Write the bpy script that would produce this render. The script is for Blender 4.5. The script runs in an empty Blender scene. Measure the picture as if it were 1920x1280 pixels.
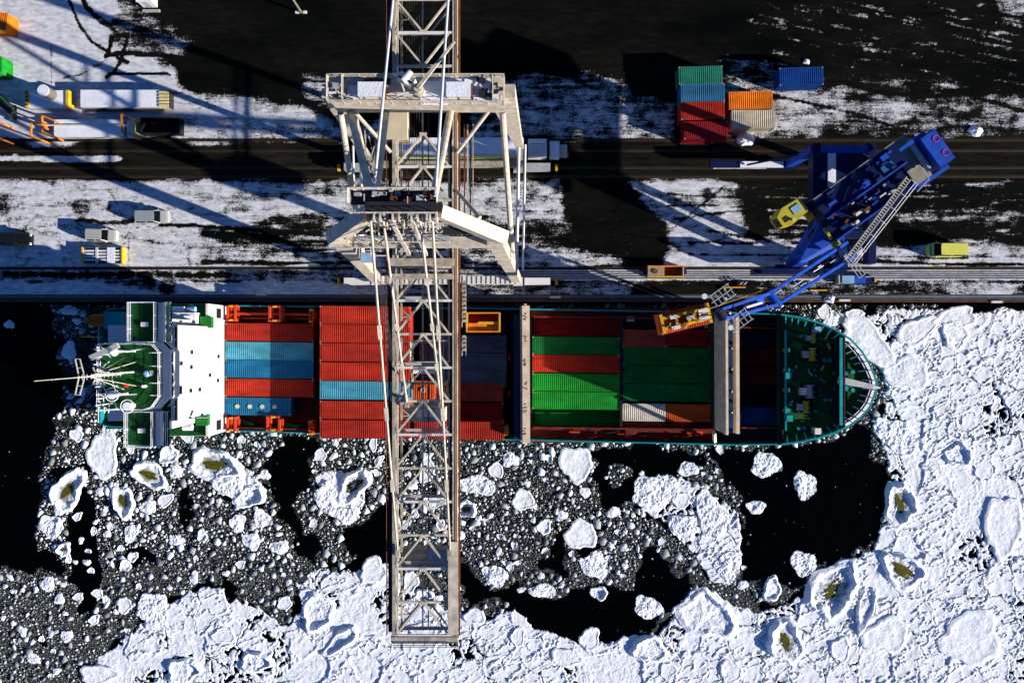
import bpy, math, random
import numpy as np
from mathutils import Vector, Matrix
# ---------------------------------------------------------------- camera, sky, sun, exposure
SC = bpy.context.scene
COL = SC.collection
CAMH = 113.0                       # camera height above the quay in metres, looking straight down
FPX = 1920 * 28 / 36.0             # focal length in photo pixels (28 mm on a 36 mm wide sensor)
cam = bpy.data.cameras.new('camera'); cam.sensor_width = 36; cam.lens = 28
cam.clip_end = 5000; cam.clip_start = 1
camo = bpy.data.objects.new('camera', cam); COL.objects.link(camo)
camo.location = (0, 0, CAMH); camo.rotation_euler = (0, 0, 0)
SC.camera = camo
SUN_EL = math.radians(18.0); SHX, SHY = -0.938, 0.345      # shadows run to the left and slightly inland
world = bpy.data.worlds.new('World'); SC.world = world; world.use_nodes = True
wn = world.node_tree.nodes; wl = world.node_tree.links
bg = wn['Background']; sky = wn.new('ShaderNodeTexSky'); sky.sky_type = 'NISHITA'; sky.sun_disc = False
sky.sun_elevation = SUN_EL; sky.sun_rotation = math.atan2(-SHX, -SHY)
sky.ozone_density = 8.0; sky.dust_density = 0.0; sky.air_density = 0.55
bg.inputs['Strength'].default_value = 0.08
wl.new(sky.outputs['Color'], bg.inputs['Color'])
sund = bpy.data.lights.new('sun', 'SUN'); sund.energy = 5.0; sund.angle = math.radians(0.5); sund.color = (1.0, 0.93, 0.84)
suno = bpy.data.objects.new('sun', sund); COL.objects.link(suno)
suno.rotation_euler = Vector((SHX * math.cos(SUN_EL), SHY * math.cos(SUN_EL), -math.sin(SUN_EL))).to_track_quat('-Z', 'Y').to_euler()
suno.location = (60, -20, 60)
SC.view_settings.view_transform = 'Standard'; SC.view_settings.look = 'None'
SC.view_settings.exposure = 1.0; SC.view_settings.gamma = 1.0; SC.view_settings.use_curve_mapping = False
SC.cycles.max_bounces = 6

def at(px, py, z=0.0):
    k = (CAMH - z) / FPX
    return Vector(((px - 960) * k, (640 - py) * k, z))
WZ = -3.0                           # water level below the quay
SHIP_ROT = math.radians(-0.7)
# ---------------------------------------------------------------- helpers
ORG = {}
class MB:
    def __init__(s): s.v = []; s.f = []
    def add(s, vs, fs):
        b = len(s.v); s.v += [tuple(x) for x in vs]; s.f += [tuple(i + b for i in f) for f in fs]; return s
    def box(s, c, d, rz=0.0):
        cs, sn = math.cos(rz), math.sin(rz); vs = []
        for z in (-.5, .5):
            for x, y in ((-.5, -.5), (.5, -.5), (.5, .5), (-.5, .5)):
                X, Y = x * d[0], y * d[1]
                vs.append((c[0] + X * cs - Y * sn, c[1] + X * sn + Y * cs, c[2] + z * d[2]))
        return s.add(vs, [(0, 3, 2, 1), (4, 5, 6, 7), (0, 1, 5, 4), (1, 2, 6, 5), (2, 3, 7, 6), (3, 0, 4, 7)])
    def bar(s, p, q, w, h=None, w2=None, h2=None, up=(0, 0, 1)):
        h = w if h is None else h; w2 = w if w2 is None else w2; h2 = h if h2 is None else h2
        p = Vector(p); q = Vector(q); d = (q - p)
        if d.length < 1e-6: return s
        d.normalize(); u = Vector(up)
        if abs(d.dot(u)) > .98: u = Vector((0, 1, 0))
        a = d.cross(u).normalized(); b = a.cross(d).normalized(); vs = []
        for P, W, Hh in ((p, w, h), (q, w2, h2)):
            for x, y in ((-.5, -.5), (.5, -.5), (.5, .5), (-.5, .5)): vs.append(P + a * (x * W) + b * (y * Hh))
        return s.add(vs, [(0, 3, 2, 1), (4, 5, 6, 7), (0, 1, 5, 4), (1, 2, 6, 5), (2, 3, 7, 6), (3, 0, 4, 7)])
    def tube(s, p, q, r, n=8, r2=None):
        r2 = r if r2 is None else r2
        p = Vector(p); q = Vector(q); d = q - p
        if d.length < 1e-6: return s
        d.normalize(); u = Vector((0, 0, 1)) if abs(d.z) < .95 else Vector((0, 1, 0))
        a = d.cross(u).normalized(); b = a.cross(d).normalized(); vs = []
        for P, R in ((p, r), (q, r2)):
            for i in range(n):
                t = 2 * math.pi * i / n; vs.append(P + a * (math.cos(t) * R) + b * (math.sin(t) * R))
        fs = [(i, (i + 1) % n, n + (i + 1) % n, n + i) for i in range(n)]
        return s.add(vs, fs + [tuple(range(n - 1, -1, -1)), tuple(range(n, 2 * n))])
    def cyl(s, c, r, h, n=16, r2=None): return s.tube(c, (c[0], c[1], c[2] + h), r, n, r2)
    def prism(s, pts, z0, z1):
        n = len(pts); z0s = z0 if isinstance(z0, (list, tuple)) else [z0] * n; z1s = z1 if isinstance(z1, (list, tuple)) else [z1] * n
        a = sum(pts[i][0] * pts[(i + 1) % n][1] - pts[(i + 1) % n][0] * pts[i][1] for i in range(n))
        idx = list(range(n)) if a > 0 else list(range(n - 1, -1, -1))
        vs = [(pts[i][0], pts[i][1], z0s[i]) for i in idx] + [(pts[i][0], pts[i][1], z1s[i]) for i in idx]
        fs = [(i, (i + 1) % n, n + (i + 1) % n, n + i) for i in range(n)]
        return s.add(vs, fs + [tuple(range(n - 1, -1, -1)), tuple(range(n, 2 * n))])
    def ring(s, c, R, r, n=20, m=6, axis='z'):
        vs = []
        for i in range(n):
            t = 2 * math.pi * i / n
            for j in range(m):
                f = 2 * math.pi * j / m; rr = R + r * math.cos(f); zz = r * math.sin(f)
                x, y = rr * math.cos(t), rr * math.sin(t)
                vs.append((c[0] + x, c[1] + y, c[2] + zz) if axis == 'z' else ((c[0] + zz, c[1] + x, c[2] + y) if axis == 'x' else (c[0] + x, c[1] + zz, c[2] + y)))
        fs = [(i * m + j, ((i + 1) % n) * m + j, ((i + 1) % n) * m + (j + 1) % m, i * m + (j + 1) % m) for i in range(n) for j in range(m)]
        return s.add(vs, fs)
    def loft(s, secs, close_ends=True):
        n = len(secs[0]); vs = [p for sec in secs for p in sec]
        fs = [(k * n + i, k * n + (i + 1) % n, (k + 1) * n + (i + 1) % n, (k + 1) * n + i) for k in range(len(secs) - 1) for i in range(n)]
        if close_ends: fs += [tuple(range(n - 1, -1, -1)), tuple(range((len(secs) - 1) * n, len(secs) * n))]
        return s.add(vs, fs)
    def build(s, name, m, parent=None, smooth=False):
        if parent is None:
            V = np.array(s.v); lo = V.min(0); hi = V.max(0); org = Vector(((lo[0] + hi[0]) / 2, (lo[1] + hi[1]) / 2, lo[2]))
        else: org = ORG[parent.name]
        me = bpy.data.meshes.new(name)
        me.from_pydata([(x - org[0], y - org[1], z - org[2]) for x, y, z in s.v], [], s.f)
        me.materials.append(m)
        if smooth: me.polygons.foreach_set('use_smooth', [True] * len(me.polygons))
        me.update()
        o = bpy.data.objects.new(name, me); COL.objects.link(o)
        if parent is None: o.location = org
        else: o.parent = parent
        ORG[o.name] = org
        return o
def tag(o, label, cat, group=None):
    o['label'] = label; o['category'] = cat
    if group: o['group'] = group
    return o
def thing(name, loc, label, cat, group=None):
    o = bpy.data.objects.new(name, None); COL.objects.link(o); o.location = loc; o.empty_display_size = .5
    ORG[o.name] = Vector(loc); return tag(o, label, cat, group)
def struct(o): o['kind'] = 'structure'; return o
def railing(mb, pts, h=1.05, n=3, r=.035, sp=1.6, closed=False):
    P = [Vector(p) for p in pts]
    if closed: P.append(P[0])
    for a, b in zip(P[:-1], P[1:]):
        for k in range(n): mb.tube(a + Vector((0, 0, h * (k + 1) / n)), b + Vector((0, 0, h * (k + 1) / n)), r, 4)
        L = (b - a).length; m = max(1, int(L / sp))
        for i in range(m + 1):
            q = a.lerp(b, i / m); mb.tube(q, q + Vector((0, 0, h)), r, 4)
# ---------------------------------------------------------------- materials
MATS = {}
def mat(name, col, rough=.6, metal=0.0, var=.25, scale=.8, rust=0.0, rustcol=(.12, .035, .012), spec=.12, bump=0.0, stretch=(1, 1, 1), bscale=6):
    if name in MATS: return MATS[name]
    m = bpy.data.materials.new(name); m.use_nodes = True; N = m.node_tree.nodes; L = m.node_tree.links
    b = N['Principled BSDF']; b.inputs['Roughness'].default_value = rough; b.inputs['Metallic'].default_value = metal
    b.inputs['Specular IOR Level'].default_value = spec
    tc = N.new('ShaderNodeTexCoord'); oi = N.new('ShaderNodeObjectInfo')
    mp = N.new('ShaderNodeMapping'); mp.inputs['Scale'].default_value = stretch; L.new(tc.outputs['Object'], mp.inputs['Vector'])
    ad = N.new('ShaderNodeVectorMath'); ad.operation = 'MULTIPLY_ADD'
    L.new(oi.outputs['Random'], ad.inputs[0]); ad.inputs[1].default_value = (37, 61, 17); L.new(mp.outputs['Vector'], ad.inputs[2])
    nz = N.new('ShaderNodeTexNoise'); nz.inputs['Scale'].default_value = scale; nz.inputs['Detail'].default_value = 7; nz.inputs['Roughness'].default_value = .65
    L.new(ad.outputs[0], nz.inputs['Vector'])
    mr = N.new('ShaderNodeMapRange'); mr.inputs[1].default_value = .3; mr.inputs[2].default_value = .7; mr.inputs[3].default_value = 1 - var; mr.inputs[4].default_value = 1 + var * .6
    L.new(nz.outputs['Fac'], mr.inputs[0])
    mx = N.new('ShaderNodeMix'); mx.data_type = 'RGBA'; mx.blend_type = 'MULTIPLY'; mx.inputs[0].default_value = 1
    mx.inputs[6].default_value = (*col, 1); L.new(mr.outputs[0], mx.inputs[7]); out = mx.outputs[2]
    if rust > 0:
        n2 = N.new('ShaderNodeTexNoise'); n2.inputs['Scale'].default_value = scale * 2.3; n2.inputs['Detail'].default_value = 9; n2.inputs['Roughness'].default_value = .75
        L.new(ad.outputs[0], n2.inputs['Vector'])
        r2 = N.new('ShaderNodeMapRange'); r2.inputs[1].default_value = .72 - rust * .35; r2.inputs[2].default_value = .78 - rust * .3; r2.clamp = True
        L.new(n2.outputs['Fac'], r2.inputs[0])
        m2 = N.new('ShaderNodeMix'); m2.data_type = 'RGBA'; L.new(r2.outputs[0], m2.inputs[0]); L.new(out, m2.inputs[6]); m2.inputs[7].default_value = (*rustcol, 1); out = m2.outputs[2]
    L.new(out, b.inputs['Base Color'])
    if bump > 0:
        n3 = N.new('ShaderNodeTexNoise'); n3.inputs['Scale'].default_value = bscale; n3.inputs['Detail'].default_value = 6; L.new(tc.outputs['Object'], n3.inputs['Vector'])
        bp = N.new('ShaderNodeBump'); bp.inputs['Strength'].default_value = 1; bp.inputs['Distance'].default_value = bump
        L.new(n3.outputs['Fac'], bp.inputs['Height']); L.new(bp.outputs[0], b.inputs['Normal'])
    MATS[name] = m; return m
CREAM = mat('cream_paint', (.52, .455, .36), .6, rust=.24, var=.4, scale=1.1, rustcol=(.22, .09, .03))
CREAMD = mat('weathered_cream_paint', (.36, .32, .25), .65, rust=.38, var=.5, scale=1.2, rustcol=(.08, .03, .012))
DARKST = mat('dark_steel', (.03, .03, .035), .55, .3, rust=.1)
RUSTY = mat('rusty_steel', (.13, .042, .016), .8, rust=.3, rustcol=(.05, .018, .01), var=.4)
WHITE = mat('white_paint', (.64, .62, .59), .5, var=.08, scale=.5)
WHITER = mat('white_railing_paint', (.8, .8, .8), .5, var=.08)
GREY = mat('grey_paint', (.35, .36, .37), .55)
SNOWTOP = mat('snow_cap', (.70, .72, .76), .9, var=.12, bump=.05)
GREEND = mat('green_deck_paint', (.008, .075, .012), .65, rust=.05, var=.5, scale=.5)
GREENB = mat('bright_green_paint', (.01, .16, .025), .6, rust=.06)
TEAL = mat('teal_hull_paint', (.005, .22, .24), .5, rust=.06, var=.25)
TEALD = mat('teal_fitting_paint', (.008, .26, .27), .5, rust=.08, var=.3)
HULLD = mat('dark_hull_paint', (.012, .016, .02), .6, rust=.1)
OXIDE = mat('red_oxide_deck', (.12, .018, .012), .7, rust=.3, rustcol=(.03, .012, .01), var=.5, scale=.6)
ORANGER = mat('red_orange_steel', (.55, .05, .015), .55, rust=.15, var=.3)
NAVY = mat('navy_steel', (.008, .03, .09), .55, rust=.08)
TANB = mat('tan_lashing_bridge_paint', (.62, .50, .36), .6, rust=.22, rustcol=(.35, .14, .02))
YELLOW = mat('yellow_paint', (.62, .36, .02), .5, rust=.1)
YELLOWG = mat('greenish_yellow_paint', (.42, .36, .03), .5, rust=.06)
ORANGE = mat('orange_paint', (.75, .22, .02), .5, rust=.12)
BLUEC = mat('crane_blue_paint', (.008, .06, .38), .5, var=.4, rust=.08, rustcol=(.01, .02, .06), spec=.2)
BLUED = mat('crane_dark_blue_paint', (.003, .010, .055), .45, var=.3)
BLACK = mat('black_rubber', (.012, .012, .013), .7)
GLASS = mat('dark_glass', (.003, .004, .005), .15, spec=.06, var=.05)
PALEBLUE = mat('pale_blue_panel', (.22, .38, .55), .4)
CONCR = mat('quay_concrete', (.06, .062, .065), .85, rust=.1, rustcol=(.02, .02, .02), var=.4, bump=.01)
RED = mat('red_plastic', (.6, .01, .02), .4)
SILVER = mat('silver_car_paint', (.30, .33, .32), .4, .15, var=.06, spec=.5)
GOLDS = mat('beige_silver_car_paint', (.42, .42, .38), .4, .15, var=.06, spec=.5)
BLACKC = mat('black_car_paint', (.01, .011, .013), .2, .2, var=.1, spec=.5)
LIME = mat('lime_van_paint', (.66, .64, .11), .4, var=.08, spec=.4)
LAMP = mat('lamp_lens', (.8, .78, .7), .15, spec=.6)
OLIVE = mat('olive_meltwater', (.085, .078, .008), .35, var=.45, scale=2.0)
CC = {}
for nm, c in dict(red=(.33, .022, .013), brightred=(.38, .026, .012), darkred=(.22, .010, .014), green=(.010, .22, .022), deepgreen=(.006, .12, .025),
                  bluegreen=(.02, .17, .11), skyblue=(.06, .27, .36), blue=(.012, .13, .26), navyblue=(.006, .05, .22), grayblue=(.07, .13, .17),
                  orange=(.72, .17, .012), beige=(.48, .41, .30), offwhite=(.58, .52, .42), orangered=(.5, .075, .015), brownred=(.28, .045, .025), steelblue=(.03, .13, .24), shaded_red=(.06, .006, .008), shaded_navy=(.003, .010, .04)).items():  # the last two have the shade of the hold mixed into their colour
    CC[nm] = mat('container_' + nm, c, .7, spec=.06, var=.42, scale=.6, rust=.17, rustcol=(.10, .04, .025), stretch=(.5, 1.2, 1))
# ---------------------------------------------------------------- numpy noise
def hash2(ix, iy, seed):
    h = (ix.astype(np.int64) * 374761393 + iy.astype(np.int64) * 668265263 + seed * 974634721) & 0x7fffffff
    h = ((h ^ (h >> 13)) * 1274126177) & 0x7fffffff
    h = (h ^ (h >> 16)) & 0xffffff
    return h / float(0xffffff)
def vnoise(x, y, seed=0):
    ix = np.floor(x); iy = np.floor(y); fx = x - ix; fy = y - iy
    fx = fx * fx * (3 - 2 * fx); fy = fy * fy * (3 - 2 * fy)
    a = hash2(ix, iy, seed); b = hash2(ix + 1, iy, seed); c = hash2(ix, iy + 1, seed); d = hash2(ix + 1, iy + 1, seed)
    return (a * (1 - fx) + b * fx) * (1 - fy) + (c * (1 - fx) + d * fx) * fy
def fbm(x, y, seed=0, oct=4, gain=.5):
    s = 0; a = 1; t = 0
    for k in range(oct):
        s = s + a * vnoise(x * 2 ** k + 13.7 * k, y * 2 ** k + 7.1 * k, seed + k); t += a; a *= gain
    return s / t
def voronoi(x, y, seed=0):
    ix = np.floor(x); iy = np.floor(y); d1 = np.full(x.shape, 9.0); d2 = d1.copy(); cid = np.zeros(x.shape)
    for dx in (-1, 0, 1):
        for dy in (-1, 0, 1):
            cx = ix + dx; cy = iy + dy
            px = cx + .1 + .8 * hash2(cx, cy, seed); py = cy + .1 + .8 * hash2(cx, cy, seed + 5)
            d = np.hypot(x - px, y - py); h = hash2(cx, cy, seed + 9)
            new = d < d1
            d2 = np.where(new, d1, np.minimum(d2, d)); cid = np.where(new, h, cid); d1 = np.where(new, d, d1)
    return d1, d2, cid
def sstep(a, b, x):
    t = np.clip((x - a) / (b - a), 0, 1); return t * t * (3 - 2 * t)
def inpoly(X, Y, poly):
    r = np.zeros(X.shape, bool); n = len(poly)
    for i in range(n):
        x1, y1 = poly[i]; x2, y2 = poly[(i + 1) % n]
        if y1 == y2: continue
        c = ((y1 > Y) != (y2 > Y)) & (X < (x2 - x1) * (Y - y1) / (y2 - y1) + x1)
        r ^= c
    return r
def distline(X, Y, pts):
    d = np.full(X.shape, 1e9)
    for (x1, y1), (x2, y2) in zip(pts[:-1], pts[1:]):
        dx, dy = x2 - x1, y2 - y1; L = dx * dx + dy * dy + 1e-9
        t = np.clip(((X - x1) * dx + (Y - y1) * dy) / L, 0, 1)
        d = np.minimum(d, np.hypot(X - x1 - t * dx, Y - y1 - t * dy))
    return d
def gridmesh(name, X, Y, Z, keep, attrs, m, smooth=True):
    ny, nx = X.shape
    idx = np.arange(ny * nx).reshape(ny, nx)
    q = np.stack([idx[:-1, :-1], idx[:-1, 1:], idx[1:, 1:], idx[1:, :-1]], -1)
    if keep is not None:
        k = keep[:-1, :-1] | keep[:-1, 1:] | keep[1:, 1:] | keep[1:, :-1]; q = q[k]
    q = q.reshape(-1, 4)
    used = np.zeros(ny * nx, bool); used[q.ravel()] = True
    remap = np.cumsum(used) - 1; q = remap[q]
    V = np.stack([X.ravel(), Y.ravel(), Z.ravel()], 1)[used]
    me = bpy.data.meshes.new(name); me.vertices.add(len(V)); me.vertices.foreach_set('co', V.astype(np.float32).ravel())
    me.loops.add(q.size); me.loops.foreach_set('vertex_index', q.astype(np.int32).ravel())
    me.polygons.add(len(q)); me.polygons.foreach_set('loop_start', np.arange(0, q.size, 4, dtype=np.int32)); me.polygons.foreach_set('loop_total', np.full(len(q), 4, np.int32))
    me.update(calc_edges=True)
    if smooth: me.polygons.foreach_set('use_smooth', np.ones(len(q), bool))
    for an, av in attrs.items():
        a = me.attributes.new(an, 'FLOAT', 'POINT'); a.data.foreach_set('value', av.ravel()[used].astype(np.float32))
    me.materials.append(m); me.validate()
    o = bpy.data.objects.new(name, me); COL.objects.link(o); ORG[o.name] = Vector((0, 0, 0)); return o
# ---------------------------------------------------------------- yard ground with lying snow
def ground_mat():
    m = bpy.data.materials.new('snowy_asphalt'); m.use_nodes = True; N = m.node_tree.nodes; L = m.node_tree.links; b = N['Principled BSDF']
    tc = N.new('ShaderNodeTexCoord'); at_ = N.new('ShaderNodeAttribute'); at_.attribute_name = 'cover'
    def noise(sc, det, ro, stretch=(1, 1, 1), rot=0):
        mp = N.new('ShaderNodeMapping'); mp.inputs['Scale'].default_value = stretch; mp.inputs['Rotation'].default_value = (0, 0, rot); L.new(tc.outputs['Object'], mp.inputs['Vector'])
        n = N.new('ShaderNodeTexNoise'); n.inputs['Scale'].default_value = sc; n.inputs['Detail'].default_value = det; n.inputs['Roughness'].default_value = ro; L.new(mp.outputs[0], n.inputs['Vector']); return n.outputs['Fac']
    def math_(op, a, c, d=None):
        k = N.new('ShaderNodeMath'); k.operation = op
        for i, v in enumerate((a, c, d)):
            if v is None: continue
            if isinstance(v, (int, float)): k.inputs[i].default_value = v
            else: L.new(v, k.inputs[i])
        return k.outputs[0]
    def rng(v, a, c, lo=0, hi=1):
        r = N.new('ShaderNodeMapRange'); r.inputs[1].default_value = a; r.inputs[2].default_value = c; r.inputs[3].default_value = lo; r.inputs[4].default_value = hi; L.new(v, r.inputs[0]); return r.outputs[0]
    n1 = noise(.5, 12, .75); n2 = noise(.9, 9, .75, (.25, 1.9, 1), .04); n3 = noise(4.2, 8, .75)
    n = math_('MULTIPLY_ADD', n2, .32, math_('MULTIPLY', n1, .34)); n = math_('MULTIPLY_ADD', n3, .34, n)
    n = rng(n, .36, .64)
    t = math_('SUBTRACT', at_.outputs['Fac'], n)
    fac = rng(t, -.10, .16)
    asp = N.new('ShaderNodeMix'); asp.data_type = 'RGBA'; asp.inputs[6].default_value = (.0012, .0019, .0019, 1); asp.inputs[7].default_value = (.015, .0138, .0105, 1)
    big = noise(.09, 6, .6, (.5, 1.6, 1)); mm = math_('MULTIPLY', rng(big, .35, .7), rng(noise(1.1, 10, .7, (.35, 1.5, 1)), .3, .72)); 
    br = N.new('ShaderNodeAttribute'); br.attribute_name = 'brown'
    L.new(math_('ADD', mm, math_('MULTIPLY', br.outputs['Fac'], rng(noise(.9, 9, .7, (.25, 1.6, 1)), .35, .65))), asp.inputs[0])
    sn = N.new('ShaderNodeMix'); sn.data_type = 'RGBA'; sn.inputs[6].default_value = (.30, .31, .33, 1); sn.inputs[7].default_value = (.66, .67, .70, 1)
    L.new(rng(noise(1.3, 10, .75, (.5, 1.3, 1)), .34, .6), sn.inputs[0])
    mx = N.new('ShaderNodeMix'); mx.data_type = 'RGBA'; L.new(fac, mx.inputs[0]); L.new(asp.outputs[2], mx.inputs[6]); L.new(sn.outputs[2], mx.inputs[7])
    L.new(mx.outputs[2], b.inputs['Base Color']); b.inputs['Roughness'].default_value = .9; b.inputs['Specular IOR Level'].default_value = .015
    bp = N.new('ShaderNodeBump'); bp.inputs['Distance'].default_value = .06; bp.inputs['Strength'].default_value = .8
    hh = math_('MULTIPLY_ADD', fac, 1.2, math_('MULTIPLY', noise(3.2, 8, .7), .8)); L.new(hh, bp.inputs['Height']); L.new(bp.outputs[0], b.inputs['Normal'])
    return m
GM = ground_mat()
QY = 5.75                                   # quay edge
gx = np.arange(-84, 84.01, .2); gy = np.arange(QY + .9, 62, .2)
GX, GY = np.meshgrid(gx, gy)
PX = 960 + GX * FPX / CAMH; PY = 640 - GY * FPX / CAMH
cov = np.full(GX.shape, .04)
wob = (fbm(GX * .25, GY * .25, 3, 4) - .5) * 46; wob2 = (fbm(GX * .25, GY * .25, 11, 4) - .5) * 30
def patch(poly, v, soft=1.0, w=1.0):
    global cov
    k = inpoly(PX + wob * w, PY + wob2 * w, poly); cov = np.where(k, v, cov)
patch([(-200, -80), (150, -80), (215, 40), (250, 95), (330, 140), (352, 190), (340, 262), (-200, 262)], .86, w=1.6)
patch([(150, -90), (290, -60), (262, -5), (318, 40), (372, 85), (330, 130), (250, 95), (205, 40)], .42, w=2.2)
patch([(330, 165), (420, 180), (560, 200), (640, 225), (680, 262), (330, 265)], .66)
patch([(560, 130), (660, 150), (650, 200), (560, 190)], .50)
patch([(500, 250), (720, 210), (760, 262), (500, 266)], .55)
patch([(880, 160), (1010, 130), (1090, 160), (1180, 180), (1275, 190), (1275, 262), (880, 262)], .50)
patch([(1080, 130), (1170, 140), (1180, 195), (1080, 170)], .46)
patch([(1340, 100), (1460, 110), (1470, 160), (1340, 160)], .40)
patch([(1345, 160), (1560, 160), (1550, 258), (1345, 262)], .56)
patch([(1545, 165), (1660, 150), (1640, 230), (1550, 235)], .55)
patch([(1600, 140), (1760, 150), (2100, 190), (2100, 262), (1560, 258)], .37)
patch([(1640, 190), (1720, 195), (1690, 225), (1640, 222)], .55)
patch([(1840, 180), (2100, 180), (2100, 235), (1840, 235)], .52)
patch([(1690, -60), (1800, -20), (2100, 60), (2100, -90), (1690, -90)], .45)
patch([(1860, -60), (2100, -60), (2100, 60), (1860, 20)], .5)
patch([(1500, 20), (1900, 80), (1900, 140), (1600, 120)], .15)
# between the two crane rails
patch([(-200, 336), (340, 336), (420, 420), (420, 508), (-200, 508)], .76, w=.5)
patch([(330, 336), (640, 336), (640, 508), (390, 508)], .60)
patch([(640, 336), (1045, 336), (1075, 430), (1000, 508), (640, 508)], .60, w=.8)
patch([(440, 420), (1100, 430), (1060, 455), (440, 450)], .34)
patch([(1045, 336), (1230, 336), (1240, 480), (1075, 470)], .10)
patch([(1180, 336), (1300, 336), (1400, 345), (1400, 430), (1420, 508), (1240, 508), (1250, 440)], .64)
patch([(1290, 445), (1520, 450), (1520, 508), (1300, 508)], .84, w=.6)
patch([(980, 462), (1170, 480), (1200, 510), (980, 510)], .62)
patch([(1390, 336), (2100, 336), (2100, 462), (1400, 440)], .16)
patch([(1680, 395), (2100, 395), (2100, 430), (1680, 420)], .34)
patch([(1590, 462), (1750, 456), (2100, 462), (2100, 510), (1560, 510)], .68, w=.4)
# quay apron in front of the waterside rail
patch([(-200, 528), (720, 528), (720, 566), (-200, 566)], .82, w=.5)
patch([(720, 528), (1190, 528), (1170, 566), (720, 566)], .52, w=.5)
patch([(1190, 528), (1420, 528), (1420, 566), (1190, 566)], .10, w=.5)
patch([(1420, 528), (2100, 528), (2100, 566), (1420, 566)], .40, w=.6)
patch([(1780, 530), (1900, 530), (1900, 556), (1780, 556)], .60, w=.6)
# rail strips swept clear
patch([(-300, 275), (2200, 262), (2200, 335), (-300, 336)], .05, w=.28)
patch([(-300, 291), (215, 291), (235, 297), (210, 304), (-300, 304)], .80, w=.35)
patch([(-300, 506), (2200, 506), (2200, 527), (-300, 527)], .50, w=.05)
patch([(960, 506), (2200, 506), (2200, 524), (960, 524)], .86, w=.03)
def blur(c, k):
    for _ in range(k): c[1:-1, 1:-1] = (c[1:-1, 1:-1] * 2 + c[:-2, 1:-1] + c[2:, 1:-1] + c[1:-1, :-2] + c[1:-1, 2:]) / 6
    return c
soft = blur(cov.copy(), 14); keepsharp = ((PY > 500) & (PY < 530)) | ((PY > 278) & (PY < 338))
cov = np.where(keepsharp, blur(cov.copy(), 1), soft)
strk = fbm(PX * .010, PY * .11, 231, 5, .65) - .5; strk2 = fbm(PX * .05, PY * .05, 241, 5, .65) - .5
band = ((PY > 338) & (PY < 505)) * np.where(PX < 330, .6, 1.0) + ((PY < 262) & (PX < 700)) * .35 + ((PY < 262) & (PX > 880)) * .6 + (PY > 528) * .6
cov = np.where(cov > .2, np.clip(cov + (strk * .75 + strk2 * .55) * band, .06, 1), cov)
# shaken-off slush, wheel tracks and ploughed dark lines
for c, rx, ry, v in (((310, 535), 22, 24, .3), ((205, 385), 8, 8, .45), ((148, 385), 15, 20, .42), ((8, 382), 14, 30, .40), ((430, 440), 60, 12, .2), ((560, 410), 60, 18, .3),
                     ((260, 533), 30, 12, .35), ((1335, 370), 12, 22, .45), ((1470, 400), 60, 50, .1), ((1530, 470), 14, 20, .2)):
    d = ((PX - c[0] + wob * .9) / rx) ** 2 + ((PY - c[1] + wob2 * .9) / ry) ** 2
    cov = np.minimum(cov, v + (1 - v) * sstep(.35, 1.5, d))
for pts, wd, v in (([(120, -20), (135, 15), (150, 50), (172, 78), (205, 100), (240, 118)], 2.6, .05), ([(146, -20), (160, 15), (185, 40), (215, 55)], 2.6, .1), ([(150, -10), (175, 25), (205, 45)], 2, .1),
                   ([(198, 105), (225, 100), (300, 103), (330, 108)], 4.2, .05), ([(240, 70), (232, 98), (225, 118), (212, 138), (198, 145)], 2.6, .05), ([(205, 138), (230, 138), (262, 137), (320, 140)], 2.6, .1), ([(210, 70), (205, 98)], 4, .1),
                   ([(95, 85), (96, 160)], 1.3, .3), ([(120, 145), (150, 141), (175, 128), (200, 112)], 1.8, .35),
                   ([(200, 393), (120, 405), (0, 410)], 1.6, .5), ([(250, 415), (200, 418), (145, 412)], 4.2, .22), ([(300, 420), (390, 425), (450, 430), (600, 438)], 3.5, .15),
                   ([(0, 380), (60, 374), (140, 378), (310, 366), (400, 364)], 1.2, .55), ([(0, 436), (110, 437)], 1.3, .5), ([(220, 440), (300, 456), (420, 470), (560, 474)], 1.3, .45), ([(380, 491), (560, 493), (700, 492)], 3.2, .15),
                   ([(450, 471), (700, 466)], 2, .25), ([(440, 455), (650, 452)], 3, .2),
                   ([(560, 150), (900, 170)], 1.4, .1), ([(1545, 145), (1640, 172), (1720, 180), (1880, 172), (2000, 160)], 3.4, .03), ([(1560, 150), (1650, 165), (1740, 172), (1880, 166)], 1.8, .03), ([(1820, 180), (1920, 208), (2000, 230)], 3, .08),
                   ([(1448, 178), (1520, 195), (1600, 212), (1700, 245)], 2, .12), ([(1600, 489), (1800, 495), (2100, 496)], 2.2, .08), ([(1690, 480), (1800, 484), (1860, 474)], 1.5, .2), ([(1560, 480), (2100, 482)], 1.2, .3),
                   ([(1250, 385), (1420, 388)], 1.2, .15), ([(1250, 365), (1420, 372)], 1.2, .2), ([(1265, 410), (1420, 390)], 1.4, .15), ([(1290, 455), (1500, 456)], 1.8, .1), ([(1290, 477), (1500, 478)], 1.6, .15), ([(1240, 445), (1360, 348)], 1.4, .2), ([(1320, 430), (1440, 452), (1500, 470)], 1.8, .15)):
    d = distline(PX + wob * .08, PY + wob2 * .08, pts); cov = np.where(d < wd, np.minimum(cov, v), cov)
rg = random.Random(5)
for i in range(60):                         # thin tyre arcs in the snow
    cx = rg.uniform(-60, 260); cy = rg.uniform(300, 620); R = rg.uniform(60, 260); a0 = rg.uniform(-.5, 2.5)
    pts = [(cx + R * math.cos(a0 + .12 * k), cy - R * math.sin(a0 + .12 * k)) for k in range(9)]
    if all(340 < p[1] < 500 for p in pts[2:5]):
        for dr in (0, 21):
            d = distline(PX, PY, [(x_, y_ + dr) for x_, y_ in pts]); cov = np.where((d < 1.0) & (PY < 500), np.minimum(cov, rg.uniform(.40, .6)), cov)
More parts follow.
